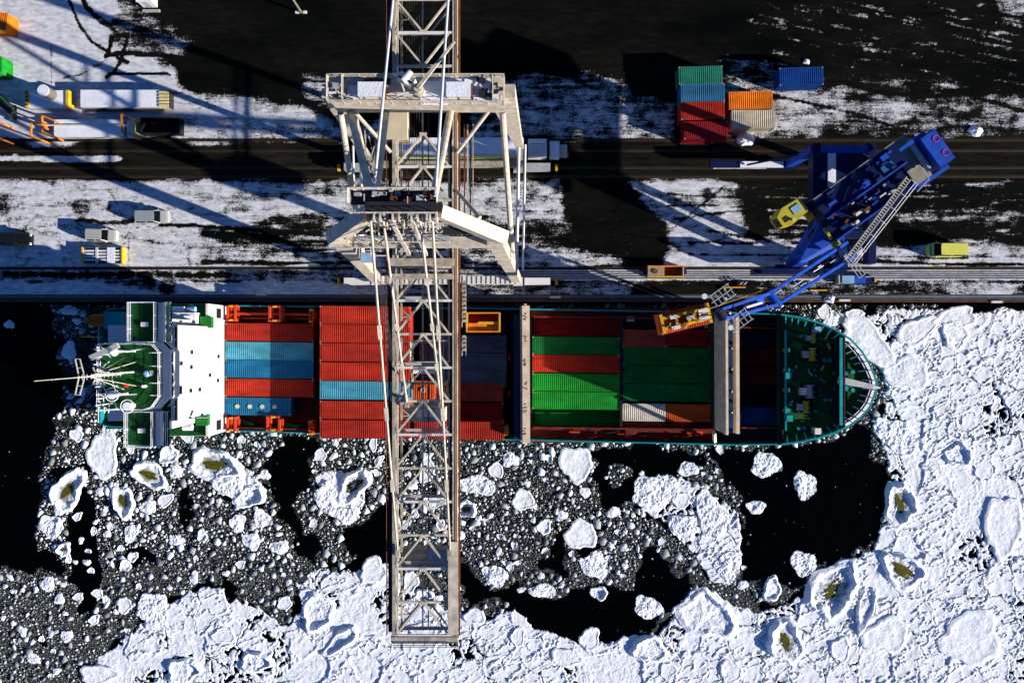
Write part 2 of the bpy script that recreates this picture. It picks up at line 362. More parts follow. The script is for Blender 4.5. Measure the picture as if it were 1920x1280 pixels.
for i in range(60):
    x0 = rg.uniform(430, 1100); y0 = rg.uniform(400, 500); pts = [(x0, y0), (x0 + rg.uniform(60, 200), y0 + rg.uniform(-6, 6))]
    d = distline(PX + wob * .1, PY + wob2 * .1, pts); cov = np.where(d < rg.uniform(.9, 2), np.minimum(cov, rg.uniform(.15, .5)), cov)
for i in range(150):
    x0 = rg.uniform(1380, 1900); y0 = rg.choice([rg.uniform(0, 150), rg.uniform(340, 460)]); s_ = .22 if y0 < 200 else 0
    L_ = rg.uniform(20, 90); pts = [(x0, y0), (x0 + L_, y0 + L_ * s_)]
    d = distline(PX + wob * .1, PY + wob2 * .1, pts); cov = np.where(d < rg.uniform(.8, 2.2), np.maximum(cov, rg.uniform(.34, .60)), cov)
for i in range(14):                         # melted ovals between the waterside rail supports and along the inland track
    xs = 20 + 36 * i
    if xs < 430:
        d = ((PX - xs) / 17) ** 2 + ((PY - 515) / 5.2) ** 2; cov = np.where(d < 1 + wob * .01, .03, cov)
    xs = 10 + 42 * i
    if xs < 240:
        d = ((PX - xs) / 18) ** 2 + ((PY - 287) / 5) ** 2; cov = np.where(d < 1 + wob * .01, .03, cov)
patch([(-300, 278), (230, 280), (230, 291), (-300, 291)], .5, w=.05) if False else None
cov = blur(cov, 1)
brown = np.where((PY > 255) & (PY < 338), .75, .0) + np.where((PY > 528) & (PX > 1180) & (PX < 1420), .5, 0)
brown[1:-1] = (brown[:-2] + brown[1:-1] + brown[2:]) / 3
struct(gridmesh('quay_ground', GX, GY, GX * 0, None, {'cover': cov, 'brown': brown}, GM))
far = MB(); far.add([(-2500, QY + .9, -.04), (2500, QY + .9, -.04), (2500, 3000, -.04), (-2500, 3000, -.04)], [(0, 1, 2, 3)])
struct(far.build('ground', mat('far_asphalt', (.006, .007, .007), .85, var=.4, scale=.1)))
# quay wall: coping beam, steel edge angle and fender timber
qw = MB(); qw.box((0, QY + .45, -3.0), (600, .9, 6.06)); struct(qw.build('quay_wall', CONCR))
e = MB(); e.box((0, QY - .09, -.05), (600, .16, .3)); QE = e.build('fender_beam', RUSTY); tag(QE, 'long rusty steel fender beam running along the quay edge', 'fender')
e = MB(); e.box((0, QY + .62, .055), (600, .16, .05)); o = e.build('edge_plate', mat('edge_steel', (.16, .2, .22), .5, .4, rust=.2)); tag(o, 'flat steel strip let into the top of the quay edge', 'steel strip')
# rails
def rail(py, nm, lab):
    Y = at(960, py).y; m = MB(); m.box((0, Y, .02), (600, .42, .045)); m.box((0, Y, .075), (600, .09, .07))
    o = m.build(nm, mat('rail_steel', (.045, .03, .018), .5, .4, rust=.3)); tag(o, lab, 'rail')
rail(315, 'crane_rail', 'landside crane rail under the legs of both cranes'); rail(503, 'crane_rail', 'waterside crane rail on the quay apron beside the cable channel')
rail(283, 'railway_rail', 'railway rail passing beneath the parked white truck trailer'); rail(263, 'railway_rail', 'railway rail on the inland side of the parked white truck trailer')
rail(331, 'railway_rail', 'railway rail closest to the snowy strip between the cranes legs')
for k, py in enumerate((509.5, 513.5, 517.5, 521.5)):
    a = at(700 if k % 2 else 960, py); m = MB(); m.box(((a.x + 300) / 2, a.y, .035), (300 - a.x, .12, .07)); o = m.build('channel_bar', mat('channel_steel', (.05, .05, .055), .6, .3, rust=.2))
    tag(o, 'long dark steel bar of the snow filled cable channel on the quay', 'steel bar', 'bars of the cable channel')
for k, (px, py) in enumerate(((225, 549), (490, 552), (1041, 557), (1368, 560), (1583, 563), (1868, 566))):
    a = at(px, py); m = MB(); r = thing('kerb_block', a, ['white kerb block with yellow ends at quay edge near the ship bridge', 'white kerb block at quay edge beside the red lashing post bay', 'white kerb block at quay edge beside the tan lashing bridge',
        'white kerb block at quay edge beside the hanging spreader', 'white kerb block with yellow end beside a snow lump by the bow', 'white kerb block with yellow ends on the quay ahead of the bow'][k], 'kerb block', 'kerb blocks along the quay edge')
    m.box(a + Vector((0, 0, .11)), (1.3, .3, .22)); m.build('block', WHITE, r)
    for s_ in (-1, 1): MB().box(a + Vector((s_ * .75, 0, .11)), (.2, .3, .22)).build('painted_end', YELLOW, r)
# ---------------------------------------------------------------- water
wm = bpy.data.materials.new('dark_water'); wm.use_nodes = True; b_ = wm.node_tree.nodes['Principled BSDF']
b_.inputs['Base Color'].default_value = (.0006, .0008, .001, 1); b_.inputs['Roughness'].default_value = .12; b_.inputs['IOR'].default_value = 1.33; b_.inputs['Specular IOR Level'].default_value = .08
nn = wm.node_tree.nodes.new('ShaderNodeTexNoise'); nn.inputs['Scale'].default_value = 1.5; nn.inputs['Detail'].default_value = 4
bb = wm.node_tree.nodes.new('ShaderNodeBump'); bb.inputs['Distance'].default_value = .01; wm.node_tree.links.new(nn.outputs[0], bb.inputs['Height']); wm.node_tree.links.new(bb.outputs[0], b_.inputs['Normal'])

# ---------------------------------------------------------------- ice
def ice_mat(name, lo, hi, sc, attr=None, bump=.05, bs=3.0):
    m = bpy.data.materials.new(name); m.use_nodes = True; N = m.node_tree.nodes; L = m.node_tree.links; b = N['Principled BSDF']
    tc = N.new('ShaderNodeTexCoord'); ge = N.new('ShaderNodeNewGeometry'); n = N.new('ShaderNodeTexNoise'); n.inputs['Scale'].default_value = sc; n.inputs['Detail'].default_value = 9; n.inputs['Roughness'].default_value = .7; L.new(ge.outputs['Position'], n.inputs['Vector'])
    r = N.new('ShaderNodeMapRange'); r.inputs[1].default_value = .32; r.inputs[2].default_value = .6; L.new(n.outputs['Fac'], r.inputs[0])
    mx = N.new('ShaderNodeMix'); mx.data_type = 'RGBA'; mx.inputs[6].default_value = (*lo, 1); mx.inputs[7].default_value = (*hi, 1); L.new(r.outputs[0], mx.inputs[0]); out = mx.outputs[2]
    if attr:
        a = N.new('ShaderNodeAttribute'); a.attribute_name = attr; m2 = N.new('ShaderNodeMix'); m2.data_type = 'RGBA'; m2.blend_type = 'MULTIPLY'; m2.inputs[0].default_value = 1; L.new(out, m2.inputs[6]); L.new(a.outputs['Fac'], m2.inputs[7]); out = m2.outputs[2]
    if name == 'floe_ice':
        pa = N.new('ShaderNodeAttribute'); pa.attribute_name = 'stain'; m3 = N.new('ShaderNodeMix'); m3.data_type = 'RGBA'; L.new(pa.outputs['Fac'], m3.inputs[0]); L.new(out, m3.inputs[6]); m3.inputs[7].default_value = (.10, .095, .015, 1); out = m3.outputs[2]
    L.new(out, b.inputs['Base Color']); b.inputs['Roughness'].default_value = .75; b.inputs['Specular IOR Level'].default_value = .2
    n3 = N.new('ShaderNodeTexNoise'); n3.inputs['Scale'].default_value = bs; n3.inputs['Detail'].default_value = 8; n3.inputs['Roughness'].default_value = .7; L.new(ge.outputs['Position'], n3.inputs['Vector'])
    bp = N.new('ShaderNodeBump'); bp.inputs['Distance'].default_value = bump; L.new(n3.outputs['Fac'], bp.inputs['Height']); L.new(bp.outputs[0], b.inputs['Normal'])
    return m
ICE = ice_mat('floe_ice', (.62, .67, .71), (.82, .84, .87), 1.2, None, .04, 5.0)
BRASH = ice_mat('brash_ice_surface', (.55, .60, .62), (.82, .85, .86), 2.0, 'tone', .04, 6)
PACKM = ice_mat('pack_ice_surface', (.60, .65, .70), (.80, .83, .86), 1.0, None, .035, 5.0)
PACK = [(150, 1500), (155, 1280), (200, 1222), (258, 1172), (280, 1128), (350, 1108), (382, 1088), (422, 1102), (470, 1142), (552, 1166), (570, 1092), (602, 1064), (680, 1050), (735, 1052), (790, 1120), (868, 1152), (940, 1134), (1000, 1170), (1060, 1197), (1180, 1192),
        (1262, 1168), (1290, 1105), (1350, 1110), (1395, 1150), (1500, 1110), (1560, 1062), (1640, 1022), (1665, 960), (1658, 900), (1668, 850), (1640, 800), (1664, 745), (1655, 700), (1618, 640), (1560, 592), (1520, 580), (2300, 572), (2300, 1500)]
SHEETS = [[(1185, 905), (1230, 888), (1290, 900), (1345, 925), (1388, 960), (1400, 1010), (1396, 1060), (1370, 1098), (1330, 1088), (1305, 1055), (1290, 1012), (1240, 985), (1200, 955)], [(395, 895), (440, 858), (478, 888), (502, 915), (490, 948), (450, 952), (410, 925)], [(592, 890), (640, 880), (690, 900), (690, 940), (660, 980), (610, 965)]]
WATER = [[(-300, 560), (95, 572), (118, 640), (108, 690), (128, 740), (98, 800), (78, 860), (78, 950), (62, 1000), (85, 1045), (150, 1068), (-300, 1080)],
         [(528, 812), (600, 820), (572, 865), (592, 905), (545, 950), (560, 985), (602, 1010), (606, 1062), (562, 1042), (530, 990), (505, 940), (498, 880)],
         [(648, 990), (700, 962), (728, 930), (735, 1050), (690, 1068), (660, 1060)],
         [(1330, 845), (1450, 838), (1560, 822), (1625, 795), (1645, 860), (1668, 900), (1660, 955), (1640, 1010), (1590, 1045), (1520, 1075), (1490, 1105), (1440, 1088), (1395, 1095), (1400, 1010), (1392, 930), (1360, 905)],
         [(860, 1030), (905, 1095), (960, 1105), (1050, 1120), (1140, 1092), (1185, 1120), (1200, 1060), (1215, 1020), (1295, 1085), (1270, 1150), (1180, 1196), (1060, 1200), (1000, 1175), (930, 1120), (868, 1135)],
         [(1010, 1065), (1050, 985), (1065, 1040), (1050, 1090)], [(1130, 900), (1180, 930), (1170, 965), (1125, 950)], [(1100, 842), (1180, 842), (1330, 850), (1340, 875), (1200, 880), (1120, 868)], [(420, 1075), (450, 1110), (425, 1125), (410, 1095)], [(850, 1040), (890, 1060), (880, 1120), (850, 1090)],
         [(335, 925), (352, 910), (360, 960), (348, 1000), (335, 960)], [(120, 965), (145, 970), (130, 1000), (115, 990)]]
SHIPPX = [(150, 585), (1400, 585), (1465, 588), (1535, 604), (1592, 634), (1632, 682), (1648, 722), (1634, 762), (1590, 798), (1530, 822), (1462, 833), (1000, 828), (420, 808), (150, 803)]
KW = (CAMH - WZ) / FPX
def wpx(X, Y): return 960 + X / KW, 640 - Y / KW
def region(px, py, jx, jy):
    p = inpoly(px + jx, py + jy, PACK)
    for poly in SHEETS: p |= inpoly(px + jx * .5, py + jy * .5, poly)
    w_ = np.zeros(px.shape, bool)
    for poly in WATER: w_ |= inpoly(px + jx * .7, py + jy * .7, poly)
    return p & ~w_, w_
SHIPW = [(x, y) for x, y in SHIPPX]
res = .115
X1 = np.arange(-66, 84, res); Y1 = np.arange(-60, QY - .3, res); IX, IY = np.meshgrid(X1, Y1)
ipx, ipy = wpx(IX, IY)
jx = (fbm(IX * .3, IY * .3, 41, 5, .6) - .5) * 60; jy = (fbm(IX * .3, IY * .3, 57, 5, .6) - .5) * 60
pk, wt = region(ipx, ipy, jx, jy)
ship = inpoly(960 + IX * FPX / (CAMH - 2), 640 - IY * FPX / (CAMH - 2), SHIPW)
pk &= ~ship
wx = IX + (fbm(IX * .6, IY * .6, 70, 3) - .5) * 2.2; wy = IY + (fbm(IX * .6, IY * .6, 77, 3) - .5) * 2.2
d1, d2, c1 = voronoi(wx / 4.6, wy / 4.6, 21); e1 = (d2 - d1) * 4.6
plate = (c1 > .30)
s1, s2, c2 = voronoi(wx / .46, wy / .46, 33); e2 = (s2 - s1) * .46
t1, t2, c3 = voronoi(wx / 1.15 + 3, wy / 1.15, 44); e3 = (t2 - t1) * 1.15
fine = fbm(IX * 1.9, IY * 1.9, 90, 4, .55); zone = fbm(IX * .13, IY * .13, 404, 3)
rub = .03 + (.05 + .07 * sstep(.45, .6, zone)) * c2 * sstep(0, .2, e2) + .05 * c3 * sstep(0, .35, e3) + .05 * (fine - .5)
rub = np.where((c2 < .24) & (zone > .515), -.12, rub)
pl = .11 + .05 * np.exp(-((e1 - .35) / .3) ** 2) + .075 * (fine - .5) + .10 * (fbm(IX * .42, IY * .42, 93, 3) - .5) + .05 * c1 + .07 * sstep(.66, .8, fbm(IX * 1.1 + 9, IY * 1.1, 61, 3))
ridge = 1 - np.abs(2 * fbm((IX + IY * .6) * .35, (IY - IX * .6) * .9, 15, 4) - 1); pl = pl + .16 * sstep(.95, 1.0, ridge)
hf = np.where(plate, pl * sstep(.02, .18, e1) + rub * (1 - sstep(.02, .3, e1)), rub)
hf = np.where((e1 < .08) & (zone > .52), -.08, hf)
ins = np.minimum.reduce([pk, np.roll(pk, 2, 0), np.roll(pk, -2, 0), np.roll(pk, 2, 1), np.roll(pk, -2, 1)])
hf = np.where(ins, hf, -.15)
o = gridmesh('pack_ice', IX, IY, WZ + hf, pk, {}, PACKM, smooth=True); o['kind'] = 'stuff'; o['label'] = 'white broken pack ice frozen together over the harbour'; o['category'] = 'ice'
# (px, py, rx, ry, turn in degrees, kind): r = raised rim, p = rim and melt pool, f = flat top, b = lumpy
FLOES = [(194, 853, 30, 44, -6, 'f'), (127, 920, 29, 46, 28, 'p'), (97, 986, 22, 22, 0, 'b'), (280, 890, 40, 22, 28, 'p'), (317, 852, 21, 17, -20, 'r'), (330, 882, 13, 15, 0, 'b'), (231, 939, 22, 33, -15, 'p'), (403, 871, 50, 32, 15, 'p'),
 (469, 931, 30, 21, -22, 'r'), (435, 906, 38, 26, 30, 'b'), (311, 937, 18, 11, -35, 'f'), (279, 950, 16, 13, 0, 'b'), (664, 910, 40, 24, -52, 'p'), (615, 935, 20, 34, -12, 'b'), (652, 966, 22, 15, 0, 'b'), (525, 1025, 20, 13, -12, 'b'), (472, 1014, 17, 17, 0, 'b'),
 (332, 1012, 16, 10, 0, 'b'), (246, 999, 12, 19, 10, 'b'), (236, 1059, 12, 12, 0, 'r'), (90, 1094, 14, 14, 0, 'b'), (234, 1134, 13, 17, -10, 'f'), (534, 1130, 15, 12, -20, 'f'), (287, 1141, 27, 34, 20, 'b'), (446, 980, 15, 18, 0, 'b'), (491, 972, 17, 17, 0, 'b'),
 (120, 1029, 15, 13, -30, 'p'), (596, 1147, 32, 38, 30, 'r'), (186, 1262, 36, 18, 5, 'f'), (345, 1256, 32, 26, 0, 'r'), (144, 815, 13, 13, 0, 'f'), (210, 799, 19, 14, 0, 'b'), (1080, 869, 32, 34, 10, 'f'), (930, 881, 14, 16, 0, 'f'), (958, 862, 18, 14, 0, 'b'),
 (894, 909, 36, 19, 5, 'b'), (981, 937, 20, 22, -20, 'f'), (874, 954, 20, 18, 0, 'p'), (1020, 987, 15, 15, 0, 'r'), (1089, 1002, 29, 30, 0, 'f'), (1116, 1059, 25, 27, 0, 'b'), (928, 1079, 26, 19, 40, 'b'), (1018, 1107, 25, 14, 0, 'b'), (1123, 1111, 17, 14, 0, 'r'),
 (1215, 1138, 28, 21, 35, 'b'), (1325, 1152, 58, 46, 30, 'r'), (890, 1154, 20, 16, 0, 'f'), (971, 1192, 14, 19, 0, 'f'), (1106, 1197, 20, 22, 0, 'f'), (1061, 1231, 30, 17, 15, 'f'), (701, 1068, 26, 24, 0, 'f'), (1217, 1216, 38, 24, 10, 'r'), (1290, 879, 19, 15, 0, 'b'),
 (1226, 922, 42, 32, 10, 'b'), (1277, 937, 18, 15, 0, 'f'), (1281, 988, 27, 25, 0, 'b'), (1333, 965, 27, 44, -20, 'b'), (1365, 1059, 25, 26, 0, 'b'), (1436, 871, 27, 25, 0, 'b'), (1509, 909, 22, 26, 0, 'b'), (1417, 950, 19, 13, 10, 'b'), (1506, 1055, 25, 23, 0, 'b'),
 (1686, 944, 30, 46, -8, 'p'), (1560, 1104, 42, 66, 38, 'p'), (1691, 1068, 48, 30, 38, 'p'), (1472, 1201, 36, 44, -30, 'p'), (1622, 1140, 16, 46, 18, 'r'), (1447, 1104, 18, 24, 15, 'r'), (1680, 816, 44, 30, 30, 'b'), (1575, 1216, 18, 25, 10, 'f'), (1796, 852, 26, 24, 0, 'r'),
 (1369, 1258, 22, 22, 0, 'f'), (1252, 1255, 16, 16, 0, 'f'), (1625, 640, 66, 30, 42, 'f'), (1718, 620, 44, 22, -32, 'f'), (1790, 596, 44, 20, -6, 'f'), (1788, 628, 22, 30, -30, 'f'), (1880, 985, 36, 60, 10, 'f'), (1700, 700, 40, 34, 0, 'f'), (1820, 1195, 60, 50, 0, 'f'), (1660, 1190, 46, 34, -30, 'f'),
 (130, 582, 17, 10, 0, 'b'), (130, 658, 15, 18, 0, 'b'), (145, 602, 10, 7, 0, 'b'), (18, 608, 10, 9, 0, 'b'), (155, 735, 8, 9, 20, 'f'), (1555, 604, 14, 12, 0, 'b'), (1545, 585, 13, 16, 0, 'f'), (1600, 590, 17, 12, 0, 'f'), (1350, 840, 9, 12, 0, 'f'), (352, 820, 14, 9, 30, 'f'),
 (640, 1200, 40, 16, -40, 'r'), (480, 1240, 30, 22, 0, 'r'), (420, 1190, 22, 16, 0, 'f'), (800, 880, 15, 26, 10, 'f'), (812, 940, 22, 14, 0, 'f'), (795, 1178, 26, 14, 0, 'f'), (795, 1115, 18, 13, 0, 'r'), (770, 1090, 14, 22, 0, 'f')]
rng_ = np.random.default_rng(7)
frng = random.Random(77)
# further floes scattered through the brash, medium and small
def region1(px, py):
    a, b = region(np.array([px], float), np.array([py], float), np.zeros(1), np.zeros(1)); return bool(a[0]), bool(b[0])
def clear(px, py, r, lst, k=1.0):
    return all((px - f[0]) ** 2 + (py - f[1]) ** 2 > (k * (r + .8 * max(f[2], f[3]))) ** 2 for f in lst)
SHA = [(x, y) for x, y in SHIPPX]
def inship(px, py, g=0):
    x = np.array([px], float); y = np.array([py], float)
    return bool(inpoly(x, y, [(a, b - g if b < 700 else b + g) for a, b in SHA])[0])
def tower(px, py): return False
n0 = len(FLOES); tries = 0
while len(FLOES) < n0 + 150 and tries < 9000:
    tries += 1
    px = frng.uniform(-20, 1640); py = frng.uniform(815, 1270) if frng.random() < .93 else frng.uniform(576, 800)
    r = 4.5 + 7 * frng.random() ** 2.2
    p, w_ = region1(px, py)
    if p or w_ or inship(px, py, 14) or not clear(px, py, r, FLOES): continue
    if py < 815 and not (px < 185 and px > 85): continue
    FLOES.append((px, py, r * frng.uniform(.9, 1.3), r * frng.uniform(.7, 1.05), frng.uniform(-90, 90), frng.choice('bbfr')))
FW = []
def mk_floe(i, px, py, rx, ry, rot, kind):
    big = max(rx, ry) > 12
    na, nr = (96, 26) if max(rx, ry) > 20 else ((48, 12) if big else (16, 5))
    rs = frng.uniform(0, 100)
    th = np.arange(na) * 2 * np.pi / na
    pack, _ = region1(px, py)
    ang = (.13 if big else .16); 
    R = 1 + ang * (np.sin(2 * th + rs) * .5 + np.sin(3 * th + rs * 2) * .8 + np.sin(5 * th + rs * 3) * .45 + np.sin(8 * th + rs * 5) * .22 + np.sin(13 * th + rs * 7) * .14 + np.sin(21 * th + rs * 3) * .09)
    rx_, ry_ = rx * KW, ry * KW; t = -math.radians(rot)
    rr = np.linspace(0, 1, nr + 1)[1:] ** .8
    lx = (rr[:, None] * R[None] * np.cos(th)[None] * rx_); ly = (rr[:, None] * R[None] * np.sin(th)[None] * ry_)
    x = lx * math.cos(t) - ly * math.sin(t); y = lx * math.sin(t) + ly * math.cos(t)
    x = np.concatenate([[0], x.ravel()]); y = np.concatenate([[0], y.ravel()]); rad = np.concatenate([[0], np.repeat(rr, na)])
    s = min(1.0, max(rx, ry) / 22)
    tv = np.concatenate([[0], np.tile(th, nr)]); rimf = .30 + 1.0 * np.clip(.5 + .5 * np.sin(tv + rs) + .35 * np.sin(2 * tv + rs * 1.7) + .2 * np.sin(5 * tv + rs), 0, 1.2)
    nz = fbm(x * .8 + rs, y * .8, 200 + i, 4, .6) - .5; nf = .7 * fbm(x * 3.4 + rs, y * 3.4, 300 + i, 3, .7) - .35
    base = .24 if pack else .13
    if kind == 'f': h = base + .05 * s + .14 * nz * s + .05 * nf + .06 * np.exp(-((rad - .85) / .1) ** 2)
    elif kind == 'b': h = base + .05 + .50 * nz * s + .26 * nf * s + .08 * (1 - rad)
    elif kind == 'r': h = base + .30 * nz * s + .12 * nf + (.34 * s) * rimf * np.exp(-((rad - .80 + .2 * nz) / .11) ** 2)
    else: h = base - .02 + .22 * nz * s + .10 * nf + (.46 * s) * rimf * np.exp(-((rad - .80 + .25 * nz) / .12) ** 2) - .14 * s * np.exp(-(rad / .4) ** 2)
    h = np.where(rad > .995, -.14, np.maximum(h, .05)) 
    V = np.stack([x, y, h], 1)
    F = [(0, 1 + k, 1 + (k + 1) % na) for k in range(na)]
    for q in range(nr - 1):
        a = 1 + q * na
        F += [(a + k, a + na + k, a + na + (k + 1) % na, a + (k + 1) % na) for k in range(na)]
    c = at(px, py, WZ)
    me = bpy.data.meshes.new('ice_floe'); me.from_pydata(V.tolist(), [], F); me.materials.append(ICE); me.update()
    if kind == 'p':
        ax_ = max(rx_, ry_); tt = t + (math.pi / 2 if ry > rx else 0); u_ = x * math.cos(tt) + y * math.sin(tt); v_ = -x * math.sin(tt) + y * math.cos(tt)
        st = sstep(1.15, .35, np.hypot(u_ / (ax_ * .56), v_ / (ax_ * .36)) + 1.3 * (fbm(x * 1.6 + rs, y * 1.6, 500 + i, 4, .6) - .5)); av = me.attributes.new('stain', 'FLOAT', 'POINT'); av.data.foreach_set('value', (st * .85).astype(np.float32))
    o = bpy.data.objects.new('ice_floe', me); COL.objects.link(o); o.location = c; ORG[o.name] = c
    size = 'big' if max(rx, ry) > 30 else ('mid sized' if max(rx, ry) > 18 else ('small' if max(rx, ry) > 12 else 'tiny'))
    shape = 'elongated' if max(rx, ry) / min(rx, ry) > 1.5 else 'rounded'
    kd = {'f': 'flat topped', 'b': 'lumpy', 'r': 'rimmed', 'p': 'rimmed'}[kind]
    where = (('in the pack ice around the bow' if px > 1600 and py < 780 else 'in pack ice beyond the black pool' if px > 1640 else 'on the pack ice edge facing the black pool' if px > 1400 else 'in pack ice off the forward hold' if px > 1150 else 'in pack ice off the aft hold' if px > 860 else
              'in pack ice at the crane boom tip' if px > 700 else 'in pack ice off the red containers' if px > 400 else 'in pack ice off the ship bridge') if pack else 'alone in the black pool off the bow' if _ and px > 1380 else 'in the dark lead beside the boom' if _ else 'under the cream crane boom' if 725 < px < 865 else 'between the quay and the bow' if py < 640 and px > 1500 else 'between quay and ship stern' if py < 800 and px < 200 else
             ('close to the ship bridge' if py < 900 else 'drifting well off the ship bridge') if px < 420 else ('close to the red containers' if py < 900 else 'drifting well off the red containers') if px < 725 else ('close to the green hold' if py < 900 else 'drifting well off the green hold') if px < 1180 else ('close to the forward hold' if py < 900 else 'drifting well off the forward hold'))
    if kind == 'p':
        pm = MB(); n = 44; pr = frng.uniform(.30, .42); el = frng.uniform(.40, .58); t2 = t + frng.uniform(-.3, .3); pts = []
        if ry > rx: t2 += math.pi / 2
        for k in range(n):
            f = 2 * math.pi * k / n; q = 1 + .16 * math.sin(3 * f + rs) + .10 * math.sin(5 * f + 2 * rs) + frng.uniform(-.13, .13)
            ax, ay = math.cos(f) * q * pr * max(rx_, ry_) * 1.15, math.sin(f) * q * pr * el * max(rx_, ry_)
            pts.append((c.x + ax * math.cos(t2) - ay * math.sin(t2), c.y + ax * math.sin(t2) + ay * math.cos(t2)))
        zp = WZ + base - .05
        pm.prism(pts, zp - .05, zp + .035); pm.build('melt_pool', OLIVE, o)
        lab = f'{size} {shape} floe with olive melt pool {where}'
    else: lab = f'{size} {shape} {kd} ice floe {where}'
    tag(o, lab, 'ice floe', 'ice floes: ' + lab)
for i, f in enumerate(FLOES): mk_floe(i, *f)
# ---------------------------------------------------------------- brash ice: thousands of small chunks, one mesh
cell = .5; hashg = {}
def near(x, y, r):
    ix, iy = int(math.floor(x / cell)), int(math.floor(y / cell)); k = 2 if r > .35 else 1
    for a in range(ix - k, ix + k + 1):
        for b in range(iy - k, iy + k + 1):
            for (qx, qy, qr) in hashg.get((a, b), ()):
                if (qx - x) ** 2 + (qy - y) ** 2 < (.86 * (qr + r)) ** 2: return True
    return False
fl = np.array([[at(f[0], f[1], WZ).x, at(f[0], f[1], WZ).y, f[2] * KW, f[3] * KW, -math.radians(f[4])] for f in FLOES])
def candidates(n, rmin, rmax, power):
    x = rng_.uniform(-82, 62, n); y = rng_.uniform(-58, QY - .4, n)
    px, py = wpx(x, y); jxx = (fbm(x * .5, y * .5, 141, 4, .6) - .5) * 60; jyy = (fbm(x * .5, y * .5, 157, 4, .6) - .5) * 60
    p, w_ = region(px, py, jxx, jyy)
    stray = rng_.random(n) < .004
    ok = ~p & (~w_ | stray)
    sx = 960 + x * FPX / (CAMH - 2); sy = 640 - y * FPX / (CAMH - 2); ok &= ~inpoly(sx, sy, SHIPW)
    ok &= ~((py < 800) & (py > 585) & (px > 190) & (px < 1500))
    dens = fbm(x * .16, y * .16, 170, 3)
    thin = (px < 200) & (py < 800)
    ok &= (dens > .30) & (~thin | (fbm(x * .4, y * .4, 181, 3) > .47))
    for (fx, fy, ra, rb, t) in fl:
        dx = x - fx; dy = y - fy; c, s = math.cos(t), math.sin(t)
        ok &= ((dx * c + dy * s) / ra) ** 2 + ((-dx * s + dy * c) / rb) ** 2 > .93
    r = rmin + (rmax - rmin) * rng_.random(n) ** power
    big = np.where(py > 1060, .8, 1.0); r = r * big
    k = np.where(ok)[0]; return x[k], y[k], r[k]
chunks = []
for n, a, b, pw in ((7500, .27, .78, 2.2), (30000, .15, .30, 1.5), (80000, .085, .16, 1.2), (120000, .05, .09, 1.0)):
    xs, ys, rs_ = candidates(n, a, b, pw)
    o_ = np.argsort(-rs_)
    for q in o_:
        x, y, r = float(xs[q]), float(ys[q]), float(rs_[q])
        if near(x, y, r): continue
        hashg.setdefault((int(math.floor(x / cell)), int(math.floor(y / cell))), []).append((x, y, r)); chunks.append((x, y, r))
ch = np.array(chunks); M = len(ch); K = 7
big = ch[:, 2] > .13
def chunk_mesh(ch, K, dome):
    M = len(ch); th = np.arange(K)[None] * 2 * np.pi / K + rng_.uniform(0, 6, (M, 1)) + rng_.uniform(-.42, .42, (M, K))
    rad = ch[:, 2:3] * rng_.uniform(.62, 1.28, (M, K)); asp = rng_.uniform(.55, 1.0, (M, 1)); ro = rng_.uniform(0, 6.3, (M, 1))
    ux = np.cos(th) * rad; uy = np.sin(th) * rad * asp; bx = ux * np.cos(ro) - uy * np.sin(ro); by = ux * np.sin(ro) + uy * np.cos(ro)
    h = (ch[:, 2:3] * rng_.uniform(.25, .7, (M, 1)) + .01).clip(.02, .22); tilt = rng_.uniform(-.35, .35, (M, K)) * h
    bot = np.stack([ch[:, 0:1] + bx, ch[:, 1:2] + by, np.full((M, K), WZ - .04)], -1)
    top = np.stack([ch[:, 0:1] + bx * .80, ch[:, 1:2] + by * .80, WZ + h + tilt], -1)
    cen = np.stack([ch[:, 0] + bx.mean(1) * .4, ch[:, 1] + by.mean(1) * .4, WZ + h[:, 0] * (1 + dome * rng_.uniform(0, 1, M))], -1)[:, None]
    V = np.concatenate([bot, top, cen], 1).reshape(-1, 3); n = 2 * K + 1; base = (np.arange(M) * n)[:, None]
    k = np.arange(K); k1 = (k + 1) % K
    sd = np.stack([base + k, base + k1, base + K + k1, base + K + k], -1).reshape(-1, 4)
    tp = np.stack([base + K + k, base + K + k1, np.broadcast_to(base + 2 * K, (M, K))], -1).reshape(-1, 3)
    tone = np.repeat(np.clip((rng_.beta(1.1, 1.4, M) * .95 + .22 * (ch[:, 2] > .2)) * np.where(ch[:, 1] < -32, .78, 1.0), .08, 1.0), n)
    return V, sd, tp, tone
def build_chunks(sub, K, dome):
    return chunk_mesh(sub, K, dome)
Va, sa, ta, na_ = build_chunks(ch[big], 7, .5); Vb, sb, tb, nb_ = build_chunks(ch[~big], 5, .5)
V = np.concatenate([Va, Vb]); sd = np.concatenate([sa, sb + len(Va)]); tp = np.concatenate([ta, tb + len(Va)]); tone = np.concatenate([na_, nb_])
me = bpy.data.meshes.new('brash_ice'); me.vertices.add(len(V)); me.vertices.foreach_set('co', V.astype(np.float32).ravel())
me.loops.add(sd.size + tp.size); me.loops.foreach_set('vertex_index', np.concatenate([sd.ravel(), tp.ravel()]).astype(np.int32))
me.polygons.add(len(sd) + len(tp))
ls = np.concatenate([np.arange(0, sd.size, 4), sd.size + np.arange(0, tp.size, 3)]).astype(np.int32)
me.polygons.foreach_set('loop_start', ls); me.polygons.foreach_set('loop_total', np.concatenate([np.full(len(sd), 4), np.full(len(tp), 3)]).astype(np.int32))
me.update(calc_edges=True); a_ = me.attributes.new('tone', 'FLOAT', 'POINT'); a_.data.foreach_set('value', tone.astype(np.float32)); me.materials.append(BRASH); me.validate()
o = bpy.data.objects.new('brash_ice', me); COL.objects.link(o); o['kind'] = 'stuff'; o['label'] = 'loose brash ice chunks floating between the floes'; o['category'] = 'ice'
print('floes', len(FLOES), 'chunks', M)

